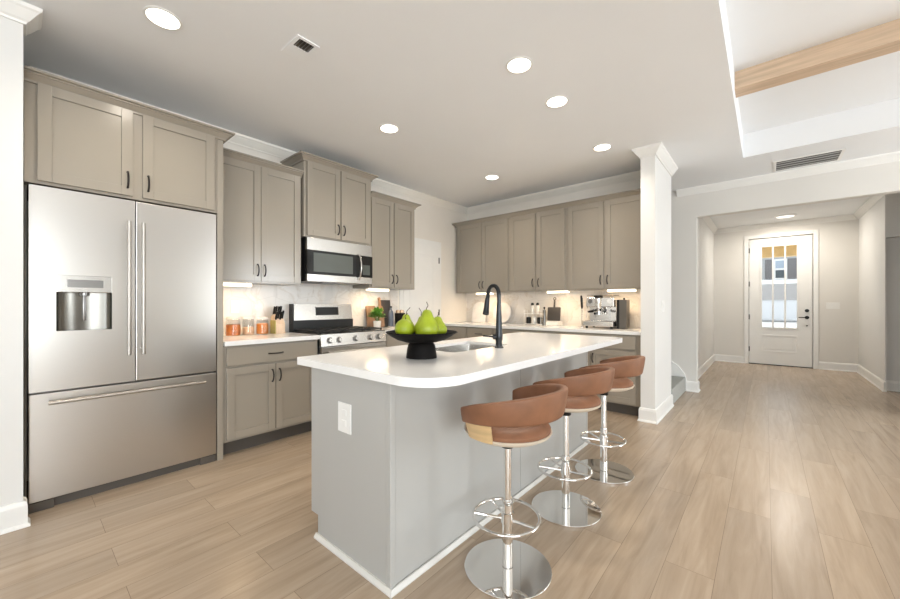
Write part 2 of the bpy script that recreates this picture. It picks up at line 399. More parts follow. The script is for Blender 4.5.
g = MB(); g.box((-0.012, 0.046, 0), (0.03, 0.10, DZ+0.012)); g.box((DWd-0.03, 0.046, 0), (DWd+0.012, 0.10, DZ+0.012)); g.box((0.03, 0.046, DZ-0.03), (DWd-0.03, 0.10, DZ+0.012)); g.build('door_stop', M['trim'], door)
def casing(name, x0, x1, z, wdt, y, mtx=None):
    mb = MB(); mb.box((x0-wdt, y-0.02, 0), (x0, y, z+wdt), 0.004); mb.box((x1, y-0.02, 0), (x1+wdt, y, z+wdt), 0.004); mb.box((x0, y-0.02, z), (x1, y, z+wdt), 0.004)
    if mtx: mb.tf(mtx)
    return structure(mb.build(name, M['trim']))
casing('trim_5', DX0-0.006, DX1+0.006, DZ+0.005, 0.07, 9.7)
# pantry door on the left wall, next to the corner
PY0, PY1, PZ = 3.46, 4.175, 2.09
pd = bpy.data.objects.new('door_2', None); C.objects.link(pd); pd.location = (XW+0.004, PY0, 0); structure(pd, 'white pantry door on the left wall beside the corner')
p = MB(); p.box((0, 0, 0.01), (0.02, PY1-PY0, PZ)); p.build('door_panel', M['trim'], pd)
for z0, z1 in ((0.2, 0.95), (1.1, 1.95)):
    p = MB(); p.box((0.02, 0.11, z0), (0.026, 0.13, z1), 0.002); p.box((0.02, PY1-PY0-0.13, z0), (0.026, PY1-PY0-0.11, z1), 0.002)
    p.box((0.02, 0.13, z0), (0.026, PY1-PY0-0.13, z0+0.02), 0.002); p.box((0.02, 0.13, z1-0.02), (0.026, PY1-PY0-0.13, z1), 0.002); p.build('panel_moulding', M['trim'], pd)
for z in (0.25, 1.08, 1.87): B((0.02, PY1-PY0-0.004, z-0.045), (0.03, PY1-PY0+0.010, z+0.045), 0.002).build('hinge', M['hinge'], pd)
mb = MB(); mb.box((XW, PY0-0.065, 0), (XW+0.018, PY0, PZ+0.065), 0.004); mb.box((XW, PY1+0.004, 0), (XW+0.018, PY1+0.066, PZ+0.065), 0.004); mb.box((XW, PY0, PZ), (XW+0.018, PY1+0.004, PZ+0.065), 0.004)
structure(mb.build('trim_6', M['trim']))
# backsplash
structure(B((XW, 1.04, 0.90), (XW+0.008, 3.36, 1.48)).build('wall_tiles_left', M['splash']))
structure(B((XW, YB-0.008, 0.90), (-1.0, YB, 1.42)).build('wall_tiles_back', M['splash']))

# stairs
for k in range(5):
    x1 = -0.845-0.26*k
    mb = MB(); mb.box((-3.05 if k > 3 else x1-0.265, 5.035, 0.0 if k == 0 else 0.195*k), (x1, 6.02, 0.195*(k+1)), 0.012)
    o = structure(mb.build('stair_step', M['carpet']))
sk = MB().prism([(-0.835, 0), (-0.835, 0.14), (-0.86, 0.24), (-0.94, 0.34), (-2.2, 1.29), (-2.2, 0)], 0, 0.025)
sk.tf(Matrix.Translation((0, 6.05, 0)) @ Matrix.Rotation(PI/2, 4, 'X')); structure(sk.build('trim_7', M['trim']))

# exposed beam
tag(B((-0.195, 3.725, 2.92), (3.9, 3.885, 3.065), 0.004).build('ceiling_beam', M['oakbeam']), 'pale oak ceiling beam crossing the raised tray ceiling', 'beam')

# ------------------------------------------------------------------ cabinets
def pull_v(parent, x, y, z, L=0.10):
    mb = MB(); pts = []
    for k in range(13):
        t = k/12; pts.append((x, y-0.006-0.024*math.sin(PI*t)**0.6, z-L/2+L*t))
    mb.tube(pts, 0.0058, 8); mb.cyl((x, y, z-L/2), (x, y-0.010, z-L/2), 0.0065, n=10); mb.cyl((x, y, z+L/2), (x, y-0.010, z+L/2), 0.0065, n=10)
    return mb.build('pull_handle', M['pull'], parent, True)
def pull_h(parent, x, y, z, L=0.115):
    mb = MB(); pts = []
    for k in range(13):
        t = k/12; pts.append((x-L/2+L*t, y-0.006-0.024*math.sin(PI*t)**0.6, z))
    mb.tube(pts, 0.0058, 8); mb.cyl((x-L/2, y, z), (x-L/2, y-0.010, z), 0.0065, n=10); mb.cyl((x+L/2, y, z), (x+L/2, y-0.010, z), 0.0065, n=10)
    return mb.build('pull_handle', M['pull'], parent, True)
def shaker(parent, x0, x1, z0, z1, pull, m, fr=0.058):
    """door lying in front of the plane y=0; pull = 'L','R' (which side), at 'T' or 'B'"""
    d = 0.02; g = MB()
    g.box((x0, -d, z0), (x0+fr, 0, z1), 0.002); g.box((x1-fr, -d, z0), (x1, 0, z1), 0.002)
    g.box((x0+fr, -d, z0), (x1-fr, 0, z0+fr), 0.002); g.box((x0+fr, -d, z1-fr), (x1-fr, 0, z1), 0.002)
    g.box((x0+fr-0.001, -d+0.011, z0+fr-0.001), (x1-fr+0.001, 0, z1-fr+0.001))
    o = g.build('door', m, parent)
    if pull:
        px = x0+0.028 if pull[0] == 'L' else x1-0.028
        pz = z1-0.10 if pull[1] == 'T' else z0+0.10
        pull_v(o, px, -d, pz)
    return o
def slab_drawer(parent, x0, x1, z0, z1, m, pull=True):
    o = B((x0, -0.02, z0), (x1, 0, z1), 0.003).build('drawer', m, parent)
    if pull: pull_h(o, (x0+x1)/2, -0.02, (z0+z1)/2)
    return o
CAP = [(0, -0.004), (0.012, -0.004), (0.012, 0.008), (0.016, 0.013), (0.024, 0.02), (0.038, 0.034), (0.046, 0.037), (0.046, 0.044), (0.063, 0.046), (0.064, 0.058), (0, 0.058)]
def wall_cab(label, loc, rz, W, D, z0, z1, doors, ret='', group=None, cap=True, m=None, capz=None):
    m = m or M['cab']
    t = thing('wall_cabinet', label, 'cabinet', loc, rz, group)
    B((0, 0, z0), (W, D, z1), 0.0015).build('body', m, t)
    for (a, b, c, d, pl) in doors: shaker(t, a, b, c, d, pl, m)
    if cap:
        path = []
        if 'L' in ret: path.append((0, D, z1-0.008))
        path += [(0, 0, z1-0.008), (W, 0, z1-0.008)]
        if 'R' in ret: path.append((W, D, z1-0.008))
        g = MB(); g.sweep(path, CAP)
        g.box((0.001, 0.001, z1), (W-0.001, D, z1+0.048))
        g.build('crown', m, t)
    return t
R90 = PI/2
# left run, faces +X
XU = -3.485
wall_cab('taupe wall cabinet between the refrigerator enclosure and the microwave', (XU, 1.04, 0), R90, 0.775, XU*-1-3.82 if False else 0.334, 1.395, 2.455,
         [(0.02, 0.386, 1.41, 2.448, 'RB'), (0.39, 0.757, 1.41, 2.448, 'LB')], '')
wall_cab('taller taupe wall cabinet mounted directly above the microwave', (-3.45, 1.825, 0), R90, 0.812, 0.369, 1.872, 2.628,
         [(0.028, 0.398, 1.888, 2.62, 'RB'), (0.412, 0.784, 1.888, 2.62, 'LB')], 'LR')
wall_cab('taupe wall cabinet right of the microwave, next to the pantry door', (XU, 2.640, 0), R90, 0.722, 0.334, 1.395, 2.455,
         [(0.02, 0.352, 1.41, 2.448, 'RB'), (0.366, 0.704, 1.41, 2.448, 'LB')], 'R')
# fridge enclosure
fc = thing('refrigerator_cabinet', 'tall taupe cabinet enclosure with two doors over the steel refrigerator', 'cabinet', (-3.20, 0.028, 0), R90)
B((-0.006, 0, 1.90), (0.965, 0.60, 2.485), 0.0015).build('body', M['cab'], fc)
B((-0.006, 0.08, 0), (0.006, 0.60, 1.899), 0.0015).build('side_panel', M['cab'], fc)
B((0.972-0.006, -0.0, 0), (1.008, 0.615, 2.485), 0.0015).build('side_panel', M['cab'], fc)
shaker(fc, 0.045, 0.468, 1.917, 2.480, 'RB', M['cab']); shaker(fc, 0.518, 0.945, 1.917, 2.480, 'LB', M['cab'])
g = MB(); g.sweep([(-0.006, 0, 2.475), (1.008, 0, 2.475), (1.008, 0.215, 2.475)], CAP); g.box((-0.005, 0.001, 2.486), (1.007, 0.6, 2.53)); g.build('crown', M['cab'], fc)
# back run, faces -Y
YU = 4.57
bx = -3.775
wall_cab('leftmost of the three taupe wall cabinets on the back wall, by the corner', (bx, YU, 0), 0, 0.99, 0.32, 1.385, 2.445,
         [(0.045, 0.508, 1.397, 2.435, 'RB'), (0.514, 0.968, 1.397, 2.435, 'LB')], 'L')
wall_cab('middle of the three taupe wall cabinets on the back wall, above the dark cutting board', (bx+0.99, YU, 0), 0, 0.85, 0.32, 1.385, 2.445,
         [(0.018, 0.405, 1.397, 2.435, 'RB'), (0.435, 0.825, 1.397, 2.435, 'LB')])
wall_cab('rightmost taupe wall cabinet on the back wall, above the espresso machine', (bx+1.84, YU, 0), 0, 0.945, 0.32, 1.385, 2.445,
         [(0.022, 0.455, 1.397, 2.435, 'RB'), (0.478, 0.915, 1.397, 2.435, 'LB')])

def base_cab(label, loc, rz, W, D, drawers, doors, zb=0.115, zt=0.874, m=None):
    m = m or M['cab']
    t = thing('base_cabinet', label, 'cabinet', loc, rz)
    B((0, 0, zb), (W, D, zt), 0.0015).build('body', m, t)
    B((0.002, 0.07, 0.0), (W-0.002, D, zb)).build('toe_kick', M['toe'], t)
    for a, b, c, d in drawers: slab_drawer(t, a, b, c, d, m)
    for a, b, c, d, pl in doors: shaker(t, a, b, c, d, pl, m)
    return t
base_cab('taupe base cabinet between refrigerator and range, one drawer over two doors', (-3.22, 1.04, 0), R90, 0.80, 0.598,
         [(0.022, 0.778, 0.715, 0.858)], [(0.022, 0.398, 0.135, 0.697, 'RT'), (0.404, 0.778, 0.135, 0.697, 'LT')])
base_cab('taupe base cabinet right of the range, below the potted herb', (-3.22, 2.638, 0), R90, 0.722, 0.598,
         [(0.022, 0.70, 0.715, 0.858)], [(0.022, 0.359, 0.135, 0.697, 'RT'), (0.365, 0.70, 0.135, 0.697, 'LT')])
YC = 4.27
w3 = 0.93
def bdoors(W): return [(0.022, W/2-0.003, 0.135, 0.697, 'RT'), (W/2+0.003, W-0.022, 0.135, 0.697, 'LT')]
base_cab('taupe base cabinet at the left end of the back wall counter', (-3.79, YC, 0), 0, 0.93, 0.62, [(0.022, 0.458, 0.715, 0.858), (0.472, 0.908, 0.715, 0.858)], bdoors(0.93))
base_cab('middle taupe base cabinet under the back wall counter', (-2.86, YC, 0), 0, 0.93, 0.62, [(0.022, 0.458, 0.715, 0.858), (0.472, 0.908, 0.715, 0.858)], bdoors(0.93))
base_cab('taupe base cabinet under the espresso machine beside the white pillar', (-1.93, YC, 0), 0, 0.925, 0.62, [(0.022, 0.88, 0.715, 0.858)], [(0.022, 0.40, 0.135, 0.697, 'RT'), (0.406, 0.88, 0.135, 0.697, 'LT')])
# worktops
tag(B((-3.811, 1.04, 0.876), (-3.175, 1.842, 0.914), 0.004).build('countertop', M['quartz']), 'short white quartz countertop between the refrigerator and the range', 'countertop')
tag(B((-3.811, 2.638, 0.876), (-3.175, 3.365, 0.914), 0.004).build('countertop', M['quartz']), 'white quartz countertop right of the range holding the potted herb', 'countertop')
tag(B((-3.811, 4.245, 0.876), (-1.003, 4.891, 0.914), 0.004).build('countertop', M['quartz']), 'long white quartz countertop along the back wall', 'countertop')

# under-cabinet light bars
def bar_light(label, loc, rz, L):
    t = thing('light_bar', label, 'light', loc, rz, 'light bars under the wall cabinets')
    B((0, 0, 0.004), (L, 0.05, 0.018), 0.002).build('housing', M['whitepl'], t)
    B((0.004, -0.002, -0.014), (L-0.004, 0.046, 0.012), 0.002).build('diffuser', M['bar'], t)
    area('bar_glow', (L/2, 0.025, -0.016), (0, 0, 0), L-0.02, 0.04, 1.9, (1, 0.72, 0.44), t)
bar_light('light bar under the cabinet next to the refrigerator', (-3.56, 1.07, 1.377), R90, 0.32)
bar_light('light bar under the cabinet right of the microwave', (-3.56, 2.68, 1.377), R90, 0.32)
bar_light('light bar behind the faucet, leftmost on the back wall', (-3.42, 4.62, 1.367), 0, 0.30)
bar_light('light bar above the dark square cutting board', (-2.24, 4.62, 1.367), 0, 0.30)
bar_light('light bar above the espresso machine', (-1.46, 4.62, 1.367), 0, 0.32)

# ------------------------------------------------------------------ refrigerator
fr = thing('refrigerator', 'large stainless steel french door refrigerator with bottom freezer drawer', 'refrigerator', (-3.20, 0.04, 0), R90)
B((0.005, 0.065, 0.055), (0.945, 0.60, 1.875)).build('body', M['steeld'], fr)
dL = MB()
x0, x1 = 0.0, 0.468
hx0, hx1, hz0, hz1 = 0.108, 0.354, 1.042, 1.378
dL.box((x0, 0, 0.692), (hx0, 0.06, 1.890), 0.0); dL.box((hx1, 0, 0.692), (x1, 0.06, 1.890)); dL.box((hx0, 0, 0.692), (hx1, 0.06, hz0)); dL.box((hx0, 0, hz1), (hx1, 0.06, 1.890))
doL = dL.build('door', M['steelv'], fr)
doR = B((0.473, 0, 0.692), (0.948, 0.06, 1.890), 0.004).build('door', M['steelv'], fr)
dw = B((0.0, 0, 0.058), (0.948, 0.06, 0.680), 0.004).build('freezer_drawer', M['steelv'], fr)
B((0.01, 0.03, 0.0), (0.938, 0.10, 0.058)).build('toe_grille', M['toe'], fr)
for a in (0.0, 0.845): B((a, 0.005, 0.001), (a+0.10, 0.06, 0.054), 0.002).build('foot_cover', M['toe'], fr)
def bar(parent, p, q, out, r=0.011):
    p, q = Vector(p), Vector(q); d = (q-p).normalized(); g = MB(); g.tube([p, p+d*0.01, q-d*0.01, q], r, 14)
    for t in (p+d*0.04, q-d*0.04): g.cyl(t, t+Vector((0, out, 0)), 0.008, n=12)
    return g.build('bar_handle', M['handle'], parent, True)
bar(doL, (0.432, -0.045, 0.87), (0.432, -0.045, 1.745), 0.045)
bar(doR, (0.505, -0.045, 0.87), (0.505, -0.045, 1.745), 0.045)
bar(dw, (0.075, -0.045, 0.628), (0.865, -0.045, 0.628), 0.045)
dp = B((hx0, -0.004, 1.275), (hx1, 0.02, hz1), 0.003).build('dispenser_panel', M['steel'], doL)
B((hx0+0.045, -0.006, 1.305), (hx0+0.205, -0.003, 1.352), 0.001).build('dispenser_display', M['steeld'], doL)
# curved recess of the dispenser
rc = MB(); t = bmesh.new(); n = 20; vs = []
for k in range(n+1):
    a = PI*k/n; vs.append((0.231-0.123*math.cos(a), 0.004+0.052*math.sin(a)))
lo = [t.verts.new((x, y, hz0)) for x, y in vs]; hi = [t.verts.new((x, y, 1.276)) for x, y in vs]
for k in range(n): t.faces.new((lo[k], lo[k+1], hi[k+1], hi[k]))
t.faces.new(lo); t.faces.new(hi[::-1]); bmesh.ops.recalc_face_normals(t, faces=t.faces[:]); bmesh.ops.reverse_faces(t, faces=t.faces[:]); rc._merge(t)
rc.build('dispenser_recess', mat('recess_steel', (0.20, 0.19, 0.17, 1), 0.25, 1.0), doL, True)
g = MB(); g.cyl((0.231, 0.03, 1.276), (0.231, 0.03, 1.255), 0.022, bev=0.003); g.box((0.224, 0.038, 1.10), (0.238, 0.046, 1.258), 0.003); g.build('dispenser_spout', M['steeld'], doL, True)

# ------------------------------------------------------------------ microwave
mw = thing('microwave', 'stainless over-the-range microwave with black glass door', 'microwave', (-3.43, 1.845, 1.432), R90)
MWW = 0.79; MH = 0.436
B((0.0, 0.03, 0.0), (MWW, 0.385, MH), 0.003).build('body', M['black'], mw)
B((0.0, -0.006, 0.312), (MWW, 0.03, MH), 0.004).build('vent_grille', M['steel'], mw)
dm = MB(); dm.box((0.0, -0.01, 0.0), (MWW, 0.03, 0.072), 0.003); dm.build('lower_trim', M['steel'], mw)
dd = B((0.0, -0.012, 0.072), (0.615, 0.03, 0.312), 0.003).build('door', M['glassblack'], mw)
B((0.065, -0.014, 0.098), (0.525, -0.011, 0.288), 0.001).build('window', M['mwglass'], dd)
g = MB(); g.tube([(0.598, -0.016-0.045*math.sin(PI*k/14)**0.7, 0.045+0.275*k/14) for k in range(15)], 0.012, 12, flat=(0.7, 1.3)); g.build('curved_handle', M['steel'], dd, True)
cp = B((0.617, -0.012, 0.072), (MWW, 0.03, 0.312), 0.003).build('control_panel', M['glassblack'], mw)
B((0.655, -0.0135, 0.10), (0.752, -0.0115, 0.21), 0.001).build('keypad', M['mwglass'], cp)
B((0.20, 0.05, -0.012), (0.60, 0.16, 0.002), 0.004).build('underside_filter', M['steeld'], mw)

# ------------------------------------------------------------------ range
rg = thing('gas_range', 'stainless gas range with black cooktop, five knobs and backguard', 'stove', (-3.17, 1.85, 0), R90)
RW = 0.78
B((0.004, 0.05, 0.03), (RW-0.004, 0.63, 0.900)).build('body', M['steeld'], rg)
B((0.004, 0.08, 0.0), (RW-0.004, 0.6, 0.03)).build('plinth', M['toe'], rg)
ct = B((0.0, 0.02, 0.90), (RW, 0.59, 0.922), 0.004).build('cooktop', M['black'], rg)
gr_pos = [(0.02, 0.255), (0.265, 0.515), (0.525, 0.76)]
for a, b in gr_pos:
    g = MB(); z = 0.946
    for x in (a+0.006, b-0.006): g.box((x-0.006, 0.05, z-0.012), (x+0.006, 0.54, z), 0.002)
    for y in (0.055, 0.17, 0.295, 0.42, 0.535): g.box((a, y-0.006, z-0.012), (b, y+0.006, z), 0.002)
    g.box(((a+b)/2-0.005, 0.05, z-0.012), ((a+b)/2+0.005, 0.54, z), 0.002)
    for x in (a+0.006, b-0.006):
        for y in (0.06, 0.53): g.box((x-0.006, y-0.006, 0.922), (x+0.006, y+0.006, z))
    g.build('grate', M['cook'], ct)
for x, y in ((0.137, 0.17), (0.137, 0.42), (0.39, 0.295), (0.642, 0.17), (0.642, 0.42)):
    MB().lathe([(0.05, 0), (0.05, 0.006), (0.035, 0.008), (0.035, 0.014), (0.0, 0.016)], (x, y, 0.9215), 20).build('burner', M['cook'], ct, True)
# slanted knob panel
kp = MB().prism([(0, 0), (0.045, -0.0), (0.045, 0.105), (0.018, 0.112), (0, 0.0)][:4], 0, RW)
kp.tf(Matrix(((0, 0, 1, 0), (1, 0, 0, 0), (0, 1, 0, 0.803), (0, 0, 0, 1))))
kpo = kp.build('knob_panel', M['steel'], rg)
kd = Vector((0, -0.99, 0.15)).normalized()
for x in (0.095, 0.20, 0.39, 0.572, 0.68):
    c = Vector((x, 0.0085, 0.855)); g = MB(); g.cyl(c, c+kd*0.008, 0.031, n=28, bev=0.001); k1 = MB()
    bz = g.build('knob_bezel', M['steeld'], kpo, True)
    k1.cyl(c+kd*0.008, c+kd*0.034, 0.024, 0.021, n=28, bev=0.002); k1.box((x-0.003, c.y-0.036, 0.842), (x+0.003, c.y-0.03, 0.882), 0.001); k1.build('knob', M['steel'], bz, True)
od = B((0.004, 0.0, 0.19), (RW-0.004, 0.05, 0.795), 0.004).build('oven_door', M['steel'], rg)
B((0.12, -0.003, 0.32), (RW-0.12, 0.0, 0.62), 0.001).build('oven_window', M['glassblack'], od)
bar(od, (0.05, -0.05, 0.745), (RW-0.05, -0.05, 0.745), 0.05, 0.012)
B((0.004, 0.0, 0.035), (RW-0.004, 0.05, 0.18), 0.004).build('storage_drawer', M['steel'], rg)
bgd = B((0.0, 0.545, 0.90), (RW-0.05, 0.635, 1.035), 0.003).build('backguard_vent', M['black'], rg)
fc2 = MB(); fc2.prism([(0.555, 1.03), (0.633, 1.03), (0.633, 1.205), (0.577, 1.205)], 0.012, RW-0.055)
fc2.tf(Matrix(((0, 0, 1, 0), (1, 0, 0, 0), (0, 1, 0, 0), (0, 0, 0, 1)))); bo = fc2.build('backguard', M['steel'], rg)
B((0.0, 0.553, 1.03), (0.013, 0.634, 1.207)).build('end_cap', M['black'], bo)
g = B((0.262, -0.003, 1.082), (0.545, 0.003, 1.172), 0.001); g.tf(Matrix.Translation((0, 0.5675, 1.127)) @ Matrix.Rotation(-0.125, 4, 'X') @ Matrix.Translation((0, 0, -1.127))); g.build('control_display', M['glassblack'], bo)

# ------------------------------------------------------------------ island
IX0, IX1, IY0, IY1 = -1.822, -1.185, 1.007, 3.225
isl = thing('kitchen_island', 'large grey panelled kitchen island carrying the white quartz top', 'island', (IX1, IY0, 0))
W, Ln = IX1-IX0, IY1-IY0
mI = M['island']
cabi = MB(); cabi.box((-W+0.02, 0.012, 0.115), (-0.02, Ln-0.012, 0.68))
cabi.box((-W+0.02, 0.012, 0.68), (-0.02, 0.62, 0.874)); cabi.box((-W+0.02, 1.36, 0.68), (-0.02, Ln-0.012, 0.874)); cabi.box((-0.19, 0.62, 0.68), (-0.02, 1.36, 0.874))
cabi.box((-W+0.09, 0.02, 0), (-0.02, Ln-0.02, 0.115)); 
cabi.build('body', mI, isl)
g = MB().prism([(-W+0.04, 0.0), (-W+0.04, 0.0)] and [(-W+0.065, 0.0), (-0.012, 0.0), (-0.012, 0.874), (-W+0.0, 0.874), (-W+0.0, 0.115), (-W+0.065, 0.115)], 0, 0.014)
g.tf(Matrix.Translation((0, 0.014, 0)) @ Matrix.Rotation(PI/2, 4, 'X')); g.build('end_panel', mI, isl)
g = MB().prism([(-W+0.065, 0.0), (-0.012, 0.0), (-0.012, 0.874), (-W+0.0, 0.874), (-W+0.0, 0.115), (-W+0.065, 0.115)], 0, 0.014)
g.tf(Matrix.Translation((0, Ln, 0)) @ Matrix.Rotation(PI/2, 4, 'X')); g.build('end_panel', mI, isl)
B((-0.024, -0.005, 0), (0.004, 0.024, 0.8745), 0.003).build('corner_post', mI, isl)
B((-0.024, Ln-0.024, 0), (0.004, Ln+0.005, 0.8745), 0.003).build('corner_post', mI, isl)
ys_ = 2.075-IY0
B((-0.014, 0.024, 0), (0, ys_-0.002, 0.874)).build('back_panel', mI, isl)
B((-0.014, ys_+0.002, 0), (0, Ln-0.024, 0.874)).build('back_panel', mI, isl)
SH = [(0, 0), (0.018, 0), (0.018, 0.007), (0.008, 0.022), (0, 0.022)]
MB().sweep([(-W+0.05, 0, 0), (0, 0, 0), (0, Ln, 0), (-W+0.05, Ln, 0)], SH).tf(Matrix.Translation((0.0045, 0, 0)) @ Matrix.Identity(4)).build('shoe_moulding', mat('island_shoe', (0.66, 0.64, 0.6, 1), 0.4), isl)
# kitchen-side doors of the island (face -X)
kd_ = bpy.data.objects.new
for k in range(4):
    a = 0.02+k*(Ln-0.04)/4; b = a+(Ln-0.04)/4-0.006
    g = MB(); fr_ = 0.058
    for (p0, p1) in (((a, 0.135), (a+fr_, 0.697)), ((b-fr_, 0.135), (b, 0.697)), ((a+fr_, 0.135), (b-fr_, 0.135+fr_)), ((a+fr_, 0.697-fr_), (b-fr_, 0.697))):
        g.box((-W-0.018, p0[0], p0[1]), (-W, p1[0], p1[1]), 0.002)
    g.box((-W-0.008, a+fr_, 0.135+fr_), (-W, b-fr_, 0.697-fr_)); g.box((-W, a, 0.135), (-W+0.02, b, 0.697))
    d_ = g.build('door', mI, isl)
    g = MB(); zc_ = 0.60; yy = b-0.03 if k % 2 == 0 else a+0.03
    g.tube([(-W-0.024-0.024*math.sin(PI*i/12)**0.6, yy, zc_-0.05+0.1*i/12) for i in range(13)], 0.0045, 8); g.build('pull_handle', M['pull'], d_, True)
    dr = B((-W-0.018, a, 0.715), (-W+0.02, b, 0.858), 0.003).build('drawer', mI, isl)
    g = MB(); g.tube([(-W-0.024-0.024*math.sin(PI*i/12)**0.6, (a+b)/2-0.05+0.1*i/12, 0.786) for i in range(13)], 0.0045, 8); g.build('pull_handle', M['pull'], dr, True)
# outlet on the end panel
pl = B((-1.566-IX1, -0.006, 0.595), (-1.462-IX1, 0.0, 0.735), 0.003).build('outlet_plate', M['whitepl'], isl)
pl['label'] = 'white outlet plate'
g = MB()
for z in (0.640, 0.690): g.box((-1.514-IX1-0.017, -0.0075, z-0.014), (-1.514-IX1+0.017, -0.005, z+0.014), 0.002)
g.build('socket', M['whitepl'], pl)

def rrect(x0, x1, y0, y1, r, n=10):
    rr = r if isinstance(r, (list, tuple)) else [r]*4
    pts = []
    for (cx, cy, a0, q) in ((x1-rr[0], y0+rr[0], -PI/2, rr[0]), (x1-rr[1], y1-rr[1], 0, rr[1]), (x0+rr[2], y1-rr[2], PI/2, rr[2]), (x0+rr[3], y0+rr[3], PI, rr[3])):
        for k in range(n+1):
            a = a0+PI/2*k/n; pts.append((cx+q*math.cos(a), cy+q*math.sin(a)))
    return pts
SX0, SX1, SY0, SY1 = -1.775, -1.405, 1.69, 2.30
ctp = MB().prism(rrect(-1.945, -0.935, 0.985, 3.43, [0.20, 0.07, 0.015, 0.015], 12), 0.894, 0.914, hole=rrect(SX0, SX1, SY0, SY1, 0.03, 5)[::-1])
ctp.prism(rrect(-1.945, -0.935, 0.985, 3.43, [0.20, 0.07, 0.015, 0.015], 12), 0.876, 0.8942, hole=rrect(-1.90, -1.0, 1.03, 3.385, 0.1, 5)[::-1])
tag(ctp.build('countertop', M['quartz'], None, False), 'large white quartz island countertop with rounded corners and undermount sink', 'countertop')
# sink
sk = MB(); t = bmesh.new()
def ring(bm_, pts, z): return [bm_.verts.new((x, y, z)) for x, y in pts]
def bridge(bm_, a, b):
    for k in range(len(a)): bm_.faces.new((a[k], a[(k+1) % len(a)], b[(k+1) % len(b)], b[k]))
A = ring(t, rrect(SX0-0.02, SX1+0.02, SY0-0.02, SY1+0.02, 0.04, 5), 0.8935)
Bq = ring(t, rrect(SX0-0.002, SX1+0.002, SY0-0.002, SY1+0.002, 0.032, 5), 0.8935)
Cq = ring(t, rrect(SX0+0.004, SX1-0.004, SY0+0.004, SY1-0.004, 0.032, 5), 0.72)
Dq = ring(t, rrect(SX0+0.03, SX1-0.03, SY0+0.03, SY1-0.03, 0.03, 5), 0.70)
bridge(t, A, Bq); bridge(t, Bq, Cq); bridge(t, Cq, Dq); t.faces.new(Dq)
bmesh.ops.recalc_face_normals(t, faces=t.faces[:]); sk._merge(t)
sink = sk.build('sink', mat('sink_steel', (0.8, 0.79, 0.77, 1), 0.18, 1.0), None, True); tag(sink, 'stainless steel undermount sink in the island countertop', 'sink')
MB().lathe([(0.045, 0.0), (0.045, 0.004), (0.03, 0.005), (0.0, 0.002)], (-1.59, 2.0, 0.7005), 24).build('drain', M['chrome'], sink, True)
# the island body is hollow where the basin hangs
# faucet
fa = thing('faucet', 'black gooseneck pull-down faucet standing on the island behind the sink', 'faucet', (-1.340, 2.065, 0.914), math.radians(-18))
g = MB().lathe([(0.030, 0), (0.030, 0.006), (0.0225, 0.012), (0.0215, 0.045), (0.025, 0.058), (0.025, 0.088), (0.0215, 0.105), (0.0185, 0.20), (0.014, 0.30)], (0, 0, 0), 24)
mfa = mat('gunmetal_faucet', (0.035, 0.037, 0.040, 1), 0.22, 0.75)
g.build('body', mfa, fa, True)
pts = [(0, 0, 0.28)]; rad = 0.060
pts += [(-rad+rad*math.cos(PI*k/14), 0, 0.345+rad*1.15*math.sin(PI*k/14)) for k in range(15)]
pts += [(-2*rad-0.006, 0, 0.315)]
MB().tube(pts, 0.0135, 14).build('spout', mfa, fa, True)
MB().lathe([(0.0145, 0), (0.0165, -0.02), (0.0195, -0.08), (0.0225, -0.11), (0.021, -0.115), (0, -0.115)], (0, 0, 0), 20).tf(Matrix.Translation((-2*rad-0.005, 0, 0.33)) @ Matrix.Rotation(math.radians(10), 4, 'Y')).build('spray_head', mfa, fa, True)
hm = MB(); hm.cyl((0, 0, 0.073), (-0.022, -0.035, 0.073), 0.018, n=18, bev=0.003); hm.tube([(-0.02, -0.033, 0.073), (-0.045, -0.06, 0.076), (-0.065, -0.082, 0.079)], [0.006, 0.005, 0.006], 8)
hm.build('lever', mfa, fa, True)

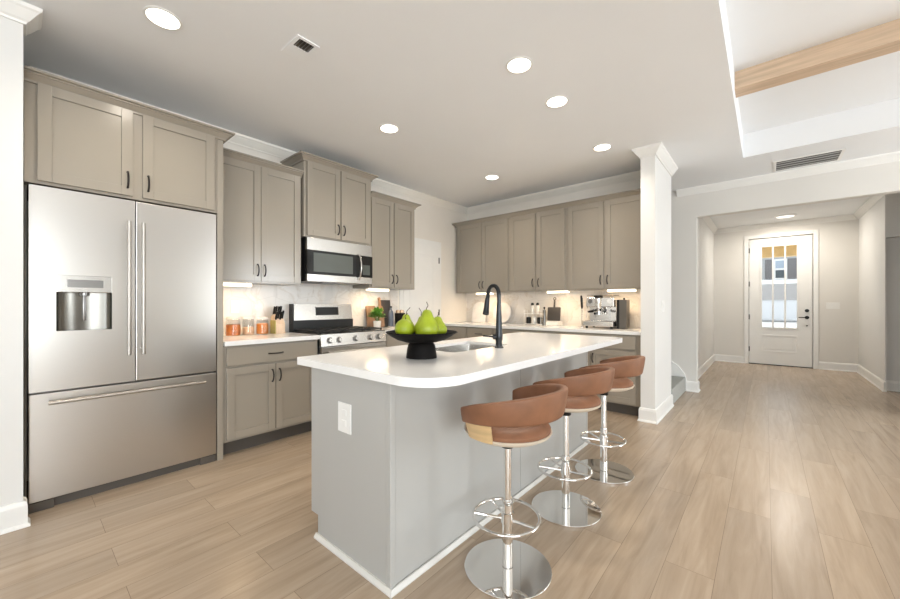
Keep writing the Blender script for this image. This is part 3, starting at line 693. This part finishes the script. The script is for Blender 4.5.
# ------------------------------------------------------------------ bar stools
def make_stool(label, loc):
    t = thing('bar_stool', label, 'stool', loc, 0, 'tan leather bar stools along the island')
    MB().lathe([(0.0, 0), (0.194, 0), (0.196, 0.002), (0.196, 0.009), (0.194, 0.011), (0.0, 0.011)], n=96).build('base', M['chrome'], t)
    MB().cyl((0, 0, 0.012), (0, 0, 0.315), 0.0235, n=28, bev=0.002).build('lower_column', M['chrome'], t, True)
    MB().cyl((0, 0, 0.31), (0, 0, 0.575), 0.0175, n=28).build('upper_column', M['chrome'], t, True)
    fr_ = MB(); N = 48; zr = 0.235; cx_, cy_ = -0.008, 0.0
    fr_.tube([(cx_+0.15*math.cos(2*PI*k/N), cy_+0.15*math.sin(2*PI*k/N), zr) for k in range(N)], 0.0075, 10, closed=True)
    fr_.lathe([(0.0236, zr-0.028), (0.029, zr-0.026), (0.029, zr+0.02), (0.0236, zr+0.022)], n=28, cap=False)
    for a in (math.radians(150), math.radians(210), math.radians(0)):
        e = Vector((cx_+0.145*math.cos(a), cy_+0.145*math.sin(a), zr)); s_ = Vector((0.025*math.cos(a), 0.025*math.sin(a), zr-0.01)); fr_.tube([s_, e], 0.0065, 8)
    fr_.build('footrest', M['chrome'], t, True)
    MB().lathe([(0.0, 0.553), (0.028, 0.553), (0.031, 0.557), (0.031, 0.604), (0.0, 0.604)], n=28).build('swivel_collar', M['black'], t, True)
    # wooden pan (thin shell) with sides that rise to carry the band
    pan_ = MB().lathe([(0.0, 0.602), (0.11, 0.604), (0.165, 0.612), (0.192, 0.627), (0.198, 0.638), (0.193, 0.640), (0.163, 0.623), (0.11, 0.614), (0.0, 0.612)], n=56)
    pan_.build('seat_shell', M['woodlight'] if False else mat('pale_veneer_edge', (0.72, 0.62, 0.50, 1), 0.35, var=0.06), t, True)
    MB().lathe([(0.0, 0.613), (0.163, 0.6235), (0.190, 0.640), (0.191, 0.654), (0.180, 0.668), (0.15, 0.679), (0.10, 0.683), (0.0, 0.681)], n=56).build('seat_cushion', M['leather'], t, True)
    # side wings of bent wood
    for sg in (-1, 1):
        bm = bmesh.new(); n = 12; A0, A1 = math.radians(76), math.radians(113)
        rows = []
        for k in range(n+1):
            a = (A0+(A1-A0)*k/n)*sg
            rows.append([bm.verts.new((r*math.cos(a), r*math.sin(a), z)) for r, z in ((0.192, 0.634), (0.200, 0.630), (0.226, 0.716), (0.217, 0.716))])
        for k in range(n):
            for j in range(4): bm.faces.new((rows[k][j], rows[k][(j+1) % 4], rows[k+1][(j+1) % 4], rows[k+1][j]))
        bm.faces.new(rows[0][::-1]); bm.faces.new(rows[-1]); bmesh.ops.recalc_face_normals(bm, faces=bm.faces[:])
        g = MB(); g._merge(bm); g.build('wood_bracket', M['woodlight'], t, True)
    # padded band
    bm = bmesh.new(); n = 56; A1 = math.radians(117); rows = []; K = 14
    for k in range(n+1):
        u = -1+2*k/n; a = u*A1; f_ = math.cos(u*PI/2)**0.8 if abs(u) < 1 else 0
        zt = 0.758+0.088*f_; zb = 0.697+0.026*f_; th = 0.017
        ro = 0.246+0.004*f_
        endp = min(1.0, (1-abs(u))*n/2/2.0+0.55) if abs(u) > 0.94 else 1.0
        hh = (zt-zb)/2; zc_ = (zt+zb)/2; row = []
        for j in range(K):
            q = 2*PI*j/K; cs, sn = math.cos(q), math.sin(q)
            dr = th*math.copysign(abs(cs)**0.45, cs)*endp; dz = hh*math.copysign(abs(sn)**0.35, sn)*(1 if endp == 1 else 0.9+0.1*endp)
            rr = ro-th+dr+0.16*(dz)  # slight outward flare
            row.append(bm.verts.new((rr*math.cos(a)+0.008, rr*math.sin(a), zc_+dz)))
        rows.append(row)
    for k in range(n):
        for j in range(K): bm.faces.new((rows[k][j], rows[k][(j+1) % K], rows[k+1][(j+1) % K], rows[k+1][j]))
    bm.faces.new(rows[0][::-1]); bm.faces.new(rows[-1]); bmesh.ops.recalc_face_normals(bm, faces=bm.faces[:])
    g = MB(); g._merge(bm); g.build('backrest_band', M['leather'], t, True)
    return t
st = make_stool('tan leather bar stool with chrome pedestal, nearest to the camera', (-0.895, 1.450, 0))
dup(st, (-0.895, 2.095, 0), label='tan leather bar stool in the middle of the row at the island')
dup(st, (-0.885, 2.735, 0), label='tan leather bar stool farthest down the island, nearest the white pillar')

# ------------------------------------------------------------------ fruit bowl and pears
BX, BY, BZ = -1.417, 1.420, 0.914
g = MB().lathe([(0.0, 0.0), (0.083, 0.0), (0.083, 0.004), (0.078, 0.045), (0.072, 0.070), (0.062, 0.083), (0.085, 0.085), (0.13, 0.098), (0.165, 0.117), (0.192, 0.137), (0.190, 0.141), (0.16, 0.124), (0.12, 0.108), (0.08, 0.098), (0.0, 0.096)], n=64)
tag(g.build('footed_bowl', M['blackmatte'], None, True, (BX, BY, BZ)), 'matt black footed bowl on the island holding green pears', 'bowl')
PP = [(0.0, 0.0), (0.018, 0.001), (0.035, 0.010), (0.046, 0.028), (0.0485, 0.045), (0.044, 0.062), (0.034, 0.080), (0.025, 0.095), (0.0205, 0.108), (0.0155, 0.118), (0.008, 0.1225), (0.0, 0.1215)]
def pear(label, loc, sc, tilt=(0, 0, 0), bend=0.01, prof=PP, stl=0.03, hh=0.119):
    t = thing('pear', label, 'pear', loc, 0, 'green pears in the black bowl'); t.rotation_euler = tilt
    b_ = MB().lathe([(r*sc, z*sc) for r, z in prof], n=32); b_.build('flesh', M['pear'], t, True)
    n_ = 8; MB().tube([(bend*(k/n_)**2, 0.004*math.sin(k), hh*sc+stl*k/n_) for k in range(n_+1)], [0.0024-0.0008*k/n_+(0.001 if k == n_ else 0) for k in range(n_+1)], 7).build('stem', M['stem'], t, True)
    return t
def bowlpt(rpx, dd, z):  # offset from the bowl centre: right of view, away from view
    Rv = Vector((0.7600, 0.6499, 0)); Fv = Vector((-0.6499, 0.7600, 0)); return (Vector((BX, BY, BZ+z)) + Rv*rpx + Fv*dd)[:]
ROUND = [(0.0, 0.0), (0.02, 0.002), (0.04, 0.014), (0.05, 0.034), (0.0515, 0.048), (0.046, 0.066), (0.034, 0.082), (0.022, 0.092), (0.01, 0.097), (0.0, 0.096)]
pear('round green pear at the left front of the black bowl', bowlpt(-0.088, -0.060, 0.117), 0.98, (0.10, 0.18, 0), 0.014, ROUND, 0.036, 0.094)
pear('green pear behind the round one on the left, stem curving up', bowlpt(-0.088, 0.040, 0.108), 1.02, (0, 0, 0.5), 0.022, PP, 0.040)
pear('green pear hidden behind the biggest one, mostly its stem showing', bowlpt(-0.006, 0.085, 0.107), 0.92, (0.0, 0.0, 3.4), 0.014, PP, 0.050)
pear('biggest upright green pear in the middle of the bowl', bowlpt(0.034, -0.060, 0.100), 1.30, (0, 0.0, 2.2), 0.018, PP, 0.045)
pear('green pear at the right side of the bowl, beside the biggest', bowlpt(0.086, 0.046, 0.108), 1.06, (-0.05, 0.02, 1.0), 0.004, [(r*1.03, z*0.86) for r, z in PP], 0.03, 0.100)
# ------------------------------------------------------------------ left counter items
CZ = 0.9145
def jar(label, loc, r, h, fm, fillh, lid=True):
    t = thing('glass_jar', label, 'jar', loc, 0, 'glass jars beside the refrigerator')
    MB().lathe([(0.0, 0.0), (r*0.94, 0), (r, 0.006), (r, h*0.86), (r*0.9, h*0.93), (r*0.9, h), (r*0.87, h), (r*0.87, h*0.92), (r*0.965, h*0.85), (r*0.965, 0.008), (0, 0.006)], n=28).build('glass_body', M['jarglass'], t, True)
    MB().lathe([(0.0, 0.007), (r*0.93, 0.008), (r*0.955, 0.014), (r*0.955, fillh-0.008), (r*0.85, fillh), (0, fillh+0.004)], n=24).build('contents', fm, t, True)
    if lid: MB().lathe([(r*0.84, 0), (r*0.93, 0.001), (r*0.93, 0.016), (r*0.88, 0.02), (0.0, 0.021)], (0, 0, h), n=28).build('lid', M['marblew'], t, True)
jar('wide glass jar of orange slices closest to the refrigerator', (-3.66, 1.265, CZ), 0.060, 0.155, M['orange'], 0.105)
jar('glass jar of pale peach pasta between the two orange filled jars', (-3.69, 1.405, CZ), 0.050, 0.150, M['peach'], 0.075)
jar('glass jar of orange slices next to the knife block', (-3.66, 1.520, CZ), 0.053, 0.145, mat('orange_peel', (0.66, 0.21, 0.03, 1), 0.5, var=0.15, scale=30), 0.105)
kb = thing('knife_block', 'beech knife block with black handled knives left of the range', 'knife block', (-3.70, 1.69, CZ), 0)
g = MB().prism([(-0.06, 0), (0.05, 0), (0.05, 0.09), (-0.02, 0.19), (-0.06, 0.165)], -0.045, 0.045); g.tf(Matrix.Rotation(PI/2, 4, 'X')); g.build('block', M['blockwood'], kb)
B((-0.058, -0.053, 0.001), (0.048, -0.0455, 0.13)).build('side_board', mat('olive_side', (0.42, 0.36, 0.10, 1), 0.5), kb)
for i, (yy, s_) in enumerate(((-0.032, 0.0), (-0.011, 0.012), (0.011, 0.0), (0.032, 0.01))):
    g = MB(); a = Vector((0.012-0.001*i, yy, 0.138+s_)); d = Vector((0.45, 0, 0.9)).normalized(); g.box((-0.009, -0.007, 0), (0.009, 0.007, 0.085), 0.003); g.tf(Matrix.Translation(a) @ Matrix.Rotation(0.45, 4, 'Y')); g.build('knife_handle', M['black'], kb, True)
    g = MB(); g.box((-0.009, -0.007, 0), (0.009, 0.007, 0.095), 0.003); g.tf(Matrix.Translation(Vector((-0.038, yy, 0.178+s_*0.3))) @ Matrix.Rotation(0.35, 4, 'Y')); g.build('knife_handle', M['black'], kb, True)
def plate(label, a, b, n_t, axis):
    t = thing('switch_plate', label, 'switch', ((a[0]+b[0])/2, (a[1]+b[1])/2, (a[2]+b[2])/2))
    hx_, hy_, hz_ = [abs(b[i]-a[i])/2 for i in range(3)]
    B((-hx_, -hy_, -hz_), (hx_, hy_, hz_), 0.0015).build('cover', M['whitepl'], t)
    for k in range(n_t):
        off = (k-(n_t-1)/2)*0.046
        if axis == 'Y': B((hx_-0.001 , off-0.016, -0.032), (hx_+0.002, off+0.016, 0.032), 0.001).build('rocker', M['whitepl'], t)
        else: B((off-0.016, -hy_-0.002, -0.032), (off+0.016, -hy_+0.001, 0.032), 0.001).build('rocker', M['whitepl'], t)
    return t
plate('white outlet plate on the marble backsplash above the jars', (-3.812, 1.295, 1.12), (-3.807, 1.370, 1.238), 1, 'Y')
plate('white switch plate on the side of the white pillar', (-0.852, 4.48, 1.12), (-0.847, 4.62, 1.245), 2, 'Y')
plate('white triple switch plate right of the front door', (0.845, 9.695, 1.12), (1.02, 9.70, 1.24), 3, 'X')
# right of the range
pt = thing('potted_herb', 'leafy green basil in a white pot right of the range', 'plant', (-3.60, 2.845, CZ))
MB().lathe([(0.0, 0), (0.038, 0), (0.041, 0.004), (0.048, 0.088), (0.045, 0.088), (0.042, 0.08), (0.0, 0.08)], n=28).build('pot', M['pot'], pt, True)
MB().lathe([(0.0, 0.080), (0.041, 0.081), (0.0, 0.086)], n=20, cap=False).build('soil', M['soil'], pt)
g = MB(); rnd = random.Random(3)
lf = bmesh.new()
for k in range(170):
    a = rnd.uniform(0, 2*PI); el = rnd.uniform(-0.25, 1.3); r = rnd.uniform(0.02, 0.078)
    c = Vector((math.cos(a)*math.cos(el)*r, math.sin(a)*math.cos(el)*r, 0.140+math.sin(el)*r*1.15))
    dirv = (c-Vector((0, 0, 0.10))).normalized(); L_ = rnd.uniform(0.032, 0.050); wd = L_*0.42
    side = dirv.cross(Vector((rnd.uniform(-.3, .3), rnd.uniform(-.3, .3), 1))).normalized(); upv = side.cross(dirv)
    dn = (dirv+Vector((0, 0, -0.35))).normalized()
    pts = [c, c+dirv*L_*0.3+side*wd+upv*0.004, c+dn*L_*0.7+side*wd*0.8, c+dn*L_, c+dn*L_*0.7-side*wd*0.8, c+dirv*L_*0.3-side*wd+upv*0.004]
    mid = lf.verts.new(c+dirv*L_*0.5-upv*0.004); vs = [lf.verts.new(p_) for p_ in pts]
    for j in range(6): lf.faces.new((mid, vs[j], vs[(j+1) % 6]))
g._merge(lf); fo = g.build('foliage', M['leaf'], pt); fo['kind'] = 'stuff'
g = MB()
for k in range(9):
    a = k*0.7; g.tube([(0.01*math.cos(a), 0.01*math.sin(a), 0.08), (0.03*math.cos(a), 0.03*math.sin(a), 0.13), (0.045*math.cos(a), 0.045*math.sin(a), 0.17)], 0.0018, 5)
g.build('stems', mat('herb_stem', (0.12, 0.22, 0.04, 1), 0.6), pt, True)
def lean_board(name, label, cat, loc, tilt, poly, th, m, hole=None):
    """outline in (y, z), leaning back on the left wall (toward -X)"""
    g = MB().prism(poly, 0, th, hole=hole, bev=0.002 if hole is None else 0)
    g.tf(Matrix.Translation(loc) @ Matrix.Rotation(tilt, 4, 'Y') @ Matrix(((0, 0, 1, 0), (1, 0, 0, 0), (0, 1, 0, 0), (0, 0, 0, 1))))
    return tag(g.build(name, m), label, cat)
def paddle(w_, h_, hw, ht, r=0.015):
    P_ = rrect(-w_/2, w_/2, 0, h_, [r, 0.03, 0.03, r], 5); out = []
    cut = []
    for (x, z) in P_:
        out.append((x, z))
        if len(out) == 12: out += [(hw, h_), (hw*0.8, h_+ht*0.6)] + [(hw*math.cos(PI*k/8), h_+ht-hw+hw*math.sin(PI*k/8)) for k in range(9)] + [(-hw*0.8, h_+ht*0.6), (-hw, h_)]
    return out
lean_board('serving_board', 'reddish wooden paddle board leaning behind the potted herb', 'cutting board', (-3.690, 2.985, CZ+0.001), -0.16, paddle(0.085, 0.27, 0.018, 0.11), 0.018, M['board'])
lean_board('serving_board', 'square wooden board leaning on the backsplash just behind the potted herb', 'cutting board', (-3.745, 2.87, CZ+0.001), -0.12, rrect(-0.07, 0.07, 0, 0.27, 0.012, 4), 0.016, M['board'])
lean_board('serving_tray', 'tall black tray leaning on the backsplash behind the dark bottle', 'tray', (-3.745, 3.105, CZ+0.001), -0.10, rrect(-0.085, 0.085, 0, 0.345, 0.012, 4), 0.015, M['slate'])
bt = thing('bottle', 'slim blue grey bottle between the wooden board and the black crock', 'bottle', (-3.645, 3.10, CZ+0.011))
MB().lathe([(0.0, 0), (0.030, 0), (0.032, 0.004), (0.032, 0.16), (0.026, 0.19), (0.013, 0.205), (0.013, 0.235), (0.0, 0.235)], n=24).build('glass_body', M['bluegrey'], bt, True)
MB().lathe([(0.0, 0.2355), (0.015, 0.2355), (0.015, 0.255), (0.0, 0.256)], n=20).build('cap', M['black'], bt, True)
tag(MB().lathe([(0, 0), (0.055, 0), (0.075, 0.008), (0.073, 0.010), (0.053, 0.004), (0, 0.003)], (-3.625, 3.125, CZ), n=32).build('saucer', M['pot'], None, True), 'white saucer under the blue grey bottle', 'plate')
ck = thing('utensil_crock', 'black crock filled with wooden utensils at the counter end', 'crock', (-3.655, 3.265, CZ))
MB().lathe([(0.0, 0), (0.060, 0), (0.066, 0.006), (0.068, 0.17), (0.065, 0.175), (0.060, 0.17), (0.058, 0.02), (0, 0.02)], n=28).build('pot', M['blackmatte'], ck, True)
for k, (dx, dy) in enumerate(((0.02, 0.02), (-0.02, 0.03), (0.01, -0.03), (-0.025, -0.015), (0.03, -0.002))):
    g = MB(); g.tube([(dx*0.5, dy*0.5, 0.03), (dx*1.3, dy*1.3, 0.17)], 0.005, 7); g.lathe([(0, 0), (0.016, 0.012), (0.019, 0.03), (0.012, 0.05), (0, 0.055)], (dx*1.35, dy*1.35, 0.163), n=12)
    g.build('utensil', M['board'] if k % 2 else M['blockwood'], ck, True)

# ------------------------------------------------------------------ back counter items
def lean_back(name, label, cat, loc, tilt, poly, th, m, hole=None, parent=None):
    g = MB().prism(poly, 0, th, hole=hole, bev=0.002 if hole is None else 0)
    g.tf(Matrix.Translation(loc) @ Matrix.Rotation(tilt, 4, 'X') @ Matrix(((1, 0, 0, 0), (0, 0, -1, 0), (0, 1, 0, 0), (0, 0, 0, 1))))
    return tag(g.build(name, m), label, cat)
lean_back('marble_board', 'white arched marble board leaning in the back counter corner', 'cutting board', (-3.50, 4.80, CZ+0.001), -0.14, [(-0.13, 0), (0.13, 0), (0.13, 0.20)]+[(0.13*math.cos(PI*k/12), 0.20+0.13*math.sin(PI*k/12)) for k in range(1, 12)]+[(-0.13, 0.20)], 0.018, M['marblew'])
dk = lean_back('serving_plate', 'large round white plate leaning behind the black faucet', 'plate', (-3.07, 4.80, CZ+0.001), -0.16, [(0.16*math.cos(2*PI*k/40), 0.16+0.16*math.sin(2*PI*k/40)) for k in range(40)], 0.016, M['marblew'])
# canister rack
ra = thing('canister_rack', 'small white two-tier rack of canisters on the back counter', 'rack', (-2.475, 4.74, CZ))
g = MB()
for x in (-0.145, 0.115):
    for y in (-0.05, 0.05): g.tube([(x, y, 0), (x, y, 0.205)], 0.004, 8)
for z in (0.012, 0.155): g.box((-0.15, -0.055, z-0.004), (0.12, 0.055, z+0.004), 0.002)
g.build('frame', M['whitepl'], ra)
def canister(label, loc, r, h, m, ml, hl=0.02):
    t = thing('canister', label, 'canister', loc, 0, 'canisters on the white rack')
    MB().lathe([(0, 0), (r*0.95, 0), (r, 0.004), (r, h-0.004), (r*0.95, h), (0, h)], n=24).build('jar_body', m, t, True)
    MB().lathe([(0, h), (r*0.8, h), (r*0.8, h+hl*0.6), (r*0.5, h+hl), (0, h+hl)], n=20).build('lid', ml, t, True)
canister('black canister at the left of the rack bottom tier', (-2.575, 4.74, CZ+0.017), 0.035, 0.085, M['black'], M['black'], 0.008)
canister('black canister at the right of the rack bottom tier', (-2.40, 4.74, CZ+0.017), 0.035, 0.085, M['black'], M['black'], 0.008)
canister('white canister between the two black ones on the rack', (-2.488, 4.74, CZ+0.017), 0.036, 0.095, M['pot'], M['pot'], 0.012)
canister('white shaker with black top, left one on the upper rack tier', (-2.515, 4.74, CZ+0.1595), 0.027, 0.115, M['pot'], M['black'], 0.038)
canister('white shaker with black top, right one on the upper rack tier', (-2.435, 4.74, CZ+0.1595), 0.027, 0.115, M['pot'], M['black'], 0.038)
pm = thing('pepper_mill', 'slim dark pepper mill between the rack and the cutting board', 'pepper mill', (-2.318, 4.71, CZ))
MB().lathe([(0, 0), (0.026, 0), (0.026, 0.01), (0.018, 0.04), (0.022, 0.10), (0.015, 0.16), (0.021, 0.19), (0.02, 0.21), (0, 0.215)], n=20).build('mill_body', M['steeld'], pm, True)
MB().lathe([(0, 0.215), (0.006, 0.215), (0.006, 0.225), (0.014, 0.237), (0.012, 0.252), (0, 0.256)], n=16).build('knob', M['black'], pm, True)
bxw = B((-2.285, 4.68, CZ), (-2.105, 4.82, CZ+0.062), 0.004).build('ceramic_box', M['pot']); tag(bxw, 'low white box carrying the dark square cutting board', 'box')
g = MB(); g.prism(rrect(-0.092, 0.092, 0, 0.185, 0.01, 4), 0, 0.016, bev=0.002); g.prism([(-0.012, 0.184), (0.012, 0.184), (0.010, 0.29), (-0.010, 0.29)], 0.002, 0.014)
g.tube([(0.016*math.cos(2*PI*k/20), 0.302+0.016*math.sin(2*PI*k/20), 0.008) for k in range(20)], 0.006, 8, closed=True)
g.tf(Matrix.Translation((-2.20, 4.755, CZ+0.065)) @ Matrix.Rotation(-0.12, 4, 'X') @ Matrix(((1, 0, 0, 0), (0, 0, -1, 0), (0, 1, 0, 0), (0, 0, 0, 1))))
tag(g.build('cutting_board', M['slate']), 'dark square cutting board with ringed handle leaning on the back wall', 'cutting board')

# espresso machine
M['steelb'] = mat('polished_steel', (0.82, 0.80, 0.77, 1), 0.15, 1.0)
em = thing('espresso_machine', 'chrome espresso machine with black knobs on the back counter', 'espresso machine', (-1.53, 4.68, CZ))
for x in (-0.17, 0.17):
    for y in (-0.13, 0.12): MB().cyl((x, y, 0), (x, y, 0.025), 0.018, n=16).build('foot', M['black'], em, True)
g = B((-0.205, -0.175, 0.025), (0.205, 0.16, 0.085), 0.006); g.build('drip_tray', M['steelb'], em)
g = MB()
for k in range(11): g.box((-0.17+k*0.034-0.006, -0.165, 0.085), (-0.17+k*0.034+0.006, -0.02, 0.089))
g.build('drip_grille', M['steeld'], em)
B((-0.185, 0.0, 0.085), (0.185, 0.16, 0.27), 0.004).build('rear_body', M['steelb'], em)
hd_ = B((-0.19, -0.10, 0.255), (0.19, 0.16, 0.372), 0.008).build('brew_head', M['steelb'], em)
g = MB()
g.tube([(-0.18, -0.09, 0.372), (-0.18, -0.09, 0.40), (0.18, -0.09, 0.40), (0.18, -0.09, 0.372)], 0.004, 8); g.tube([(-0.18, 0.14, 0.372), (-0.18, 0.14, 0.40), (0.18, 0.14, 0.40), (0.18, 0.14, 0.372)], 0.004, 8)
g.build('cup_rail', M['chrome'], em, True)
MB().lathe([(0, 0), (0.045, 0), (0.047, 0.006), (0.047, 0.16), (0.04, 0.165), (0, 0.165)], (-0.02, -0.085, 0.20), 28).build('group_head', M['chrome'], em, True)
B((-0.075, -0.12, 0.372), (0.035, -0.07, 0.392), 0.005).build('steam_bridge', M['black'], em)
for x in (-0.13, 0.13): MB().cyl((x, -0.10, 0.325), (x, -0.118, 0.325), 0.027, n=24, bev=0.002).build('gauge', M['steeld'] if x < 0 else M['whitepl'], em, True)
for x, s_ in ((-0.085, -1), (0.075, 1)):
    g = MB(); g.cyl((x, -0.09, 0.215), (x, -0.15, 0.205), 0.016, n=16); g.cyl((x, -0.15, 0.205), (x+0.035*s_, -0.20, 0.20), 0.015, 0.012, n=16); g.build('steam_knob', M['black'], em, True)
for x in (-0.155, 0.155): MB().tube([(x, -0.11, 0.27), (x, -0.15, 0.24), (x*1.05, -0.165, 0.12)], 0.005, 8).build('steam_wand', M['chrome'], em, True)
g = MB(); g.lathe([(0, 0), (0.032, 0), (0.032, 0.035), (0, 0.035)], (-0.02, -0.085, 0.165), 24); g.build('portafilter', M['steelb'], em, True)
MB().cyl((-0.02, -0.115, 0.185), (-0.02, -0.22, 0.178), 0.012, 0.015, n=16, bev=0.002).build('portafilter_handle', M['black'], em, True)
em.scale = (0.86, 1, 1)
kn = thing('coffee_tamper_stand', 'tall slim steel stand with black handle left of the espresso machine', 'tamper stand', (-1.762, 4.62, CZ))
MB().lathe([(0, 0), (0.035, 0), (0.035, 0.008), (0.006, 0.014), (0.006, 0.24), (0, 0.24)], n=20).build('rod', M['steel'], kn, True)
MB().tube([(0, 0, 0.235), (0.0, 0, 0.26), (-0.006, 0, 0.36), (-0.012, 0, 0.40)], [0.010, 0.014, 0.015, 0.011], 12).build('handle', M['black'], kn, True)
gb = thing('coffee_grinder', 'tall dark grey coffee grinder box right of the espresso machine', 'coffee grinder', (-1.285, 4.66, CZ))
B((-0.028, -0.06, 0.0), (0.052, 0.08, 0.345), 0.006).build('housing', mat('grey_housing', (0.115, 0.105, 0.095, 1), 0.45), gb)
B((-0.058, -0.058, 0.002), (-0.0275, 0.078, 0.343), 0.002).build('side_trim', M['black'], gb)
MB().cyl((0.01, 0, 0.345), (0.01, 0, 0.365), 0.012, n=16, bev=0.002).build('knob', M['black'], gb, True)

# ------------------------------------------------------------------ ceiling fixtures
def downlight(label, x, y, power=9):
    t = thing('ceiling_light', label, 'light', (x, y, ZC), 0, 'recessed ceiling lights')
    MB().lathe([(0.074, 0.0), (0.090, 0.0), (0.090, -0.003), (0.086, -0.005), (0.077, -0.005), (0.074, -0.002)], n=40, cap=False).build('trim_ring', M['whitepl'], t, True)
    MB().lathe([(0, -0.003), (0.0755, -0.003), (0.0755, -0.0005), (0, -0.0005)], n=40).build('lens', M['lamp'], t, True)
    l = bpy.data.lights.new('downlight_glow', 'SPOT'); l.energy = power; l.spot_size = math.radians(150); l.spot_blend = 1; l.shadow_soft_size = 0.06; l.color = (1, 0.90, 0.77)
    o = bpy.data.objects.new('downlight_glow', l); C.objects.link(o); o.location = (0, 0, -0.075); o.parent = t
for lb, x, y in (('recessed ceiling light nearest the refrigerator, upper left of the photo', -2.57, 0.53), ('recessed ceiling light left of centre, in front of the microwave cabinet', -2.61, 2.20),
                 ('recessed ceiling light closest to the back wall cabinets', -2.625, 3.885), ('recessed ceiling light above the island beside the raised tray, nearest of its row', -1.257, 2.184),
                 ('recessed ceiling light above the island, second of its row from the camera', -1.256, 2.77), ('recessed ceiling light next to the white pillar', -1.27, 3.878)):
    downlight(lb, x, y, 25)
hl = thing('ceiling_light', 'flat round white ceiling light in the entry hall before the front door', 'light', (0.265, 9.0, ZC))
MB().lathe([(0, -0.02), (0.13, -0.02), (0.15, -0.012), (0.15, 0), (0, 0)], n=40).build('disc', M['whitepl'], hl, True)
MB().lathe([(0, -0.024), (0.12, -0.023), (0.125, -0.019), (0, -0.019)], n=40).build('lens', emit('hall_lens', (1, 0.95, 0.88, 1), 1.2), hl, True)
area('hall_glow', (0, 0, -0.03), (0, 0, 0), 0.22, 0.22, 18, (1, 0.93, 0.83), hl)
# small supply vent
sv = thing('ceiling_vent', 'small square white air vent in the ceiling beside the first recessed light', 'vent', (-2.215, 1.15, ZC))
g = MB(); hw_ = 0.105
g.box((-hw_, -0.072, -0.006), (hw_, -0.048, 0), 0.002); g.box((-hw_, 0.048, -0.006), (hw_, 0.072, 0), 0.002); g.box((0.085, -0.048, -0.006), (hw_, 0.048, 0)); g.box((-hw_, -0.048, -0.006), (0.0, 0.048, 0))
g.build('frame', M['ceil'], sv)
B((0.0, -0.048, -0.0015), (0.085, 0.048, -0.0005)).build('backing', M['toe'], sv)
for k in range(5):
    g = B((0.0, -0.004, -0.0005), (0.085, 0.004, 0.0005)); g.tf(Matrix.Translation((0, -0.038+k*0.019, -0.004)) @ Matrix.Rotation(0.5, 4, 'X')); g.build('slat', M['steeld'], sv)
# large return vent
rv = thing('ceiling_vent', 'long white return air grille in the ceiling before the hall opening', 'vent', (0.345, 5.72, ZC))
g = MB(); a_, b_ = 0.28, 0.205
g.box((-a_, -b_, -0.008), (a_, -b_+0.025, 0), 0.002); g.box((-a_, b_-0.025, -0.008), (a_, b_, 0), 0.002); g.box((-a_, -b_+0.025, -0.008), (-a_+0.025, b_-0.025, 0)); g.box((a_-0.025, -b_+0.025, -0.008), (a_, b_-0.025, 0))
g.build('frame', M['trim'], rv)
B((-a_+0.025, -b_+0.025, -0.002), (a_-0.025, b_-0.025, -0.001)).build('backing', mat('vent_dark', (0.14, 0.14, 0.14, 1), 0.8), rv)
for k in range(4):
    g = B((-a_+0.025, -0.022, -0.001), (a_-0.025, 0.022, 0.001)); g.tf(Matrix.Translation((0, -0.128+k*0.085, -0.006)) @ Matrix.Rotation(0.12, 4, 'X')); g.build('slat', mat('vent_slat', (0.5, 0.5, 0.49, 1), 0.5), rv)

# ------------------------------------------------------------------ outside the front door
structure(B((-12, 9.9, -0.12), (14, 50, -0.06)).build('ground', M['ground']))
structure(B((-3.0, 9.9, 2.62), (3.5, 11.2, 2.75)).build('ceiling_porch', M['golden']))
tag(B((-3.0, 11.0, 2.27), (3.5, 11.2, 2.62), 0.01).build('porch_beam', M['golden']), 'golden timber porch beam seen through the top of the door glass', 'beam')
ho = thing('neighbour_house', 'white neighbouring house with grey shuttered window behind the front door glass', 'house', (0.0, 38.0, -0.06))
B((-9, 0, 2.85), (10, 9, 8.0)).build('wall', M['siding'], ho)
B((-9, -0.12, 2.85), (10, 0, 3.15)).build('band', M['trim'], ho)
B((-9, -0.1, 1.62), (10, 0.2, 2.85)).build('porch_roof', M['roofm'], ho)
B((-9, 0.0, 0), (10, 0.2, 1.62)).build('garage_door', mat('garage_paint', (0.66, 0.66, 0.66, 1), 0.6), ho)
wf = B((0.47, -0.10, 3.2), (1.23, 0, 4.75), 0.02).build('window', M['trim'], ho)
B((0.56, -0.12, 3.3), (1.14, -0.09, 3.9)).build('window_pane', M['houseglass'], wf); B((0.56, -0.12, 4.05), (1.14, -0.09, 4.62)).build('window_pane', mat('sky_glass', (0.35, 0.42, 0.5, 1), 0.2), wf)
for a, b in ((-0.05, 0.44), (1.26, 1.80)): B((a, -0.08, 3.2), (b, 0, 4.75), 0.02).build('shutter', M['shutter'], ho)
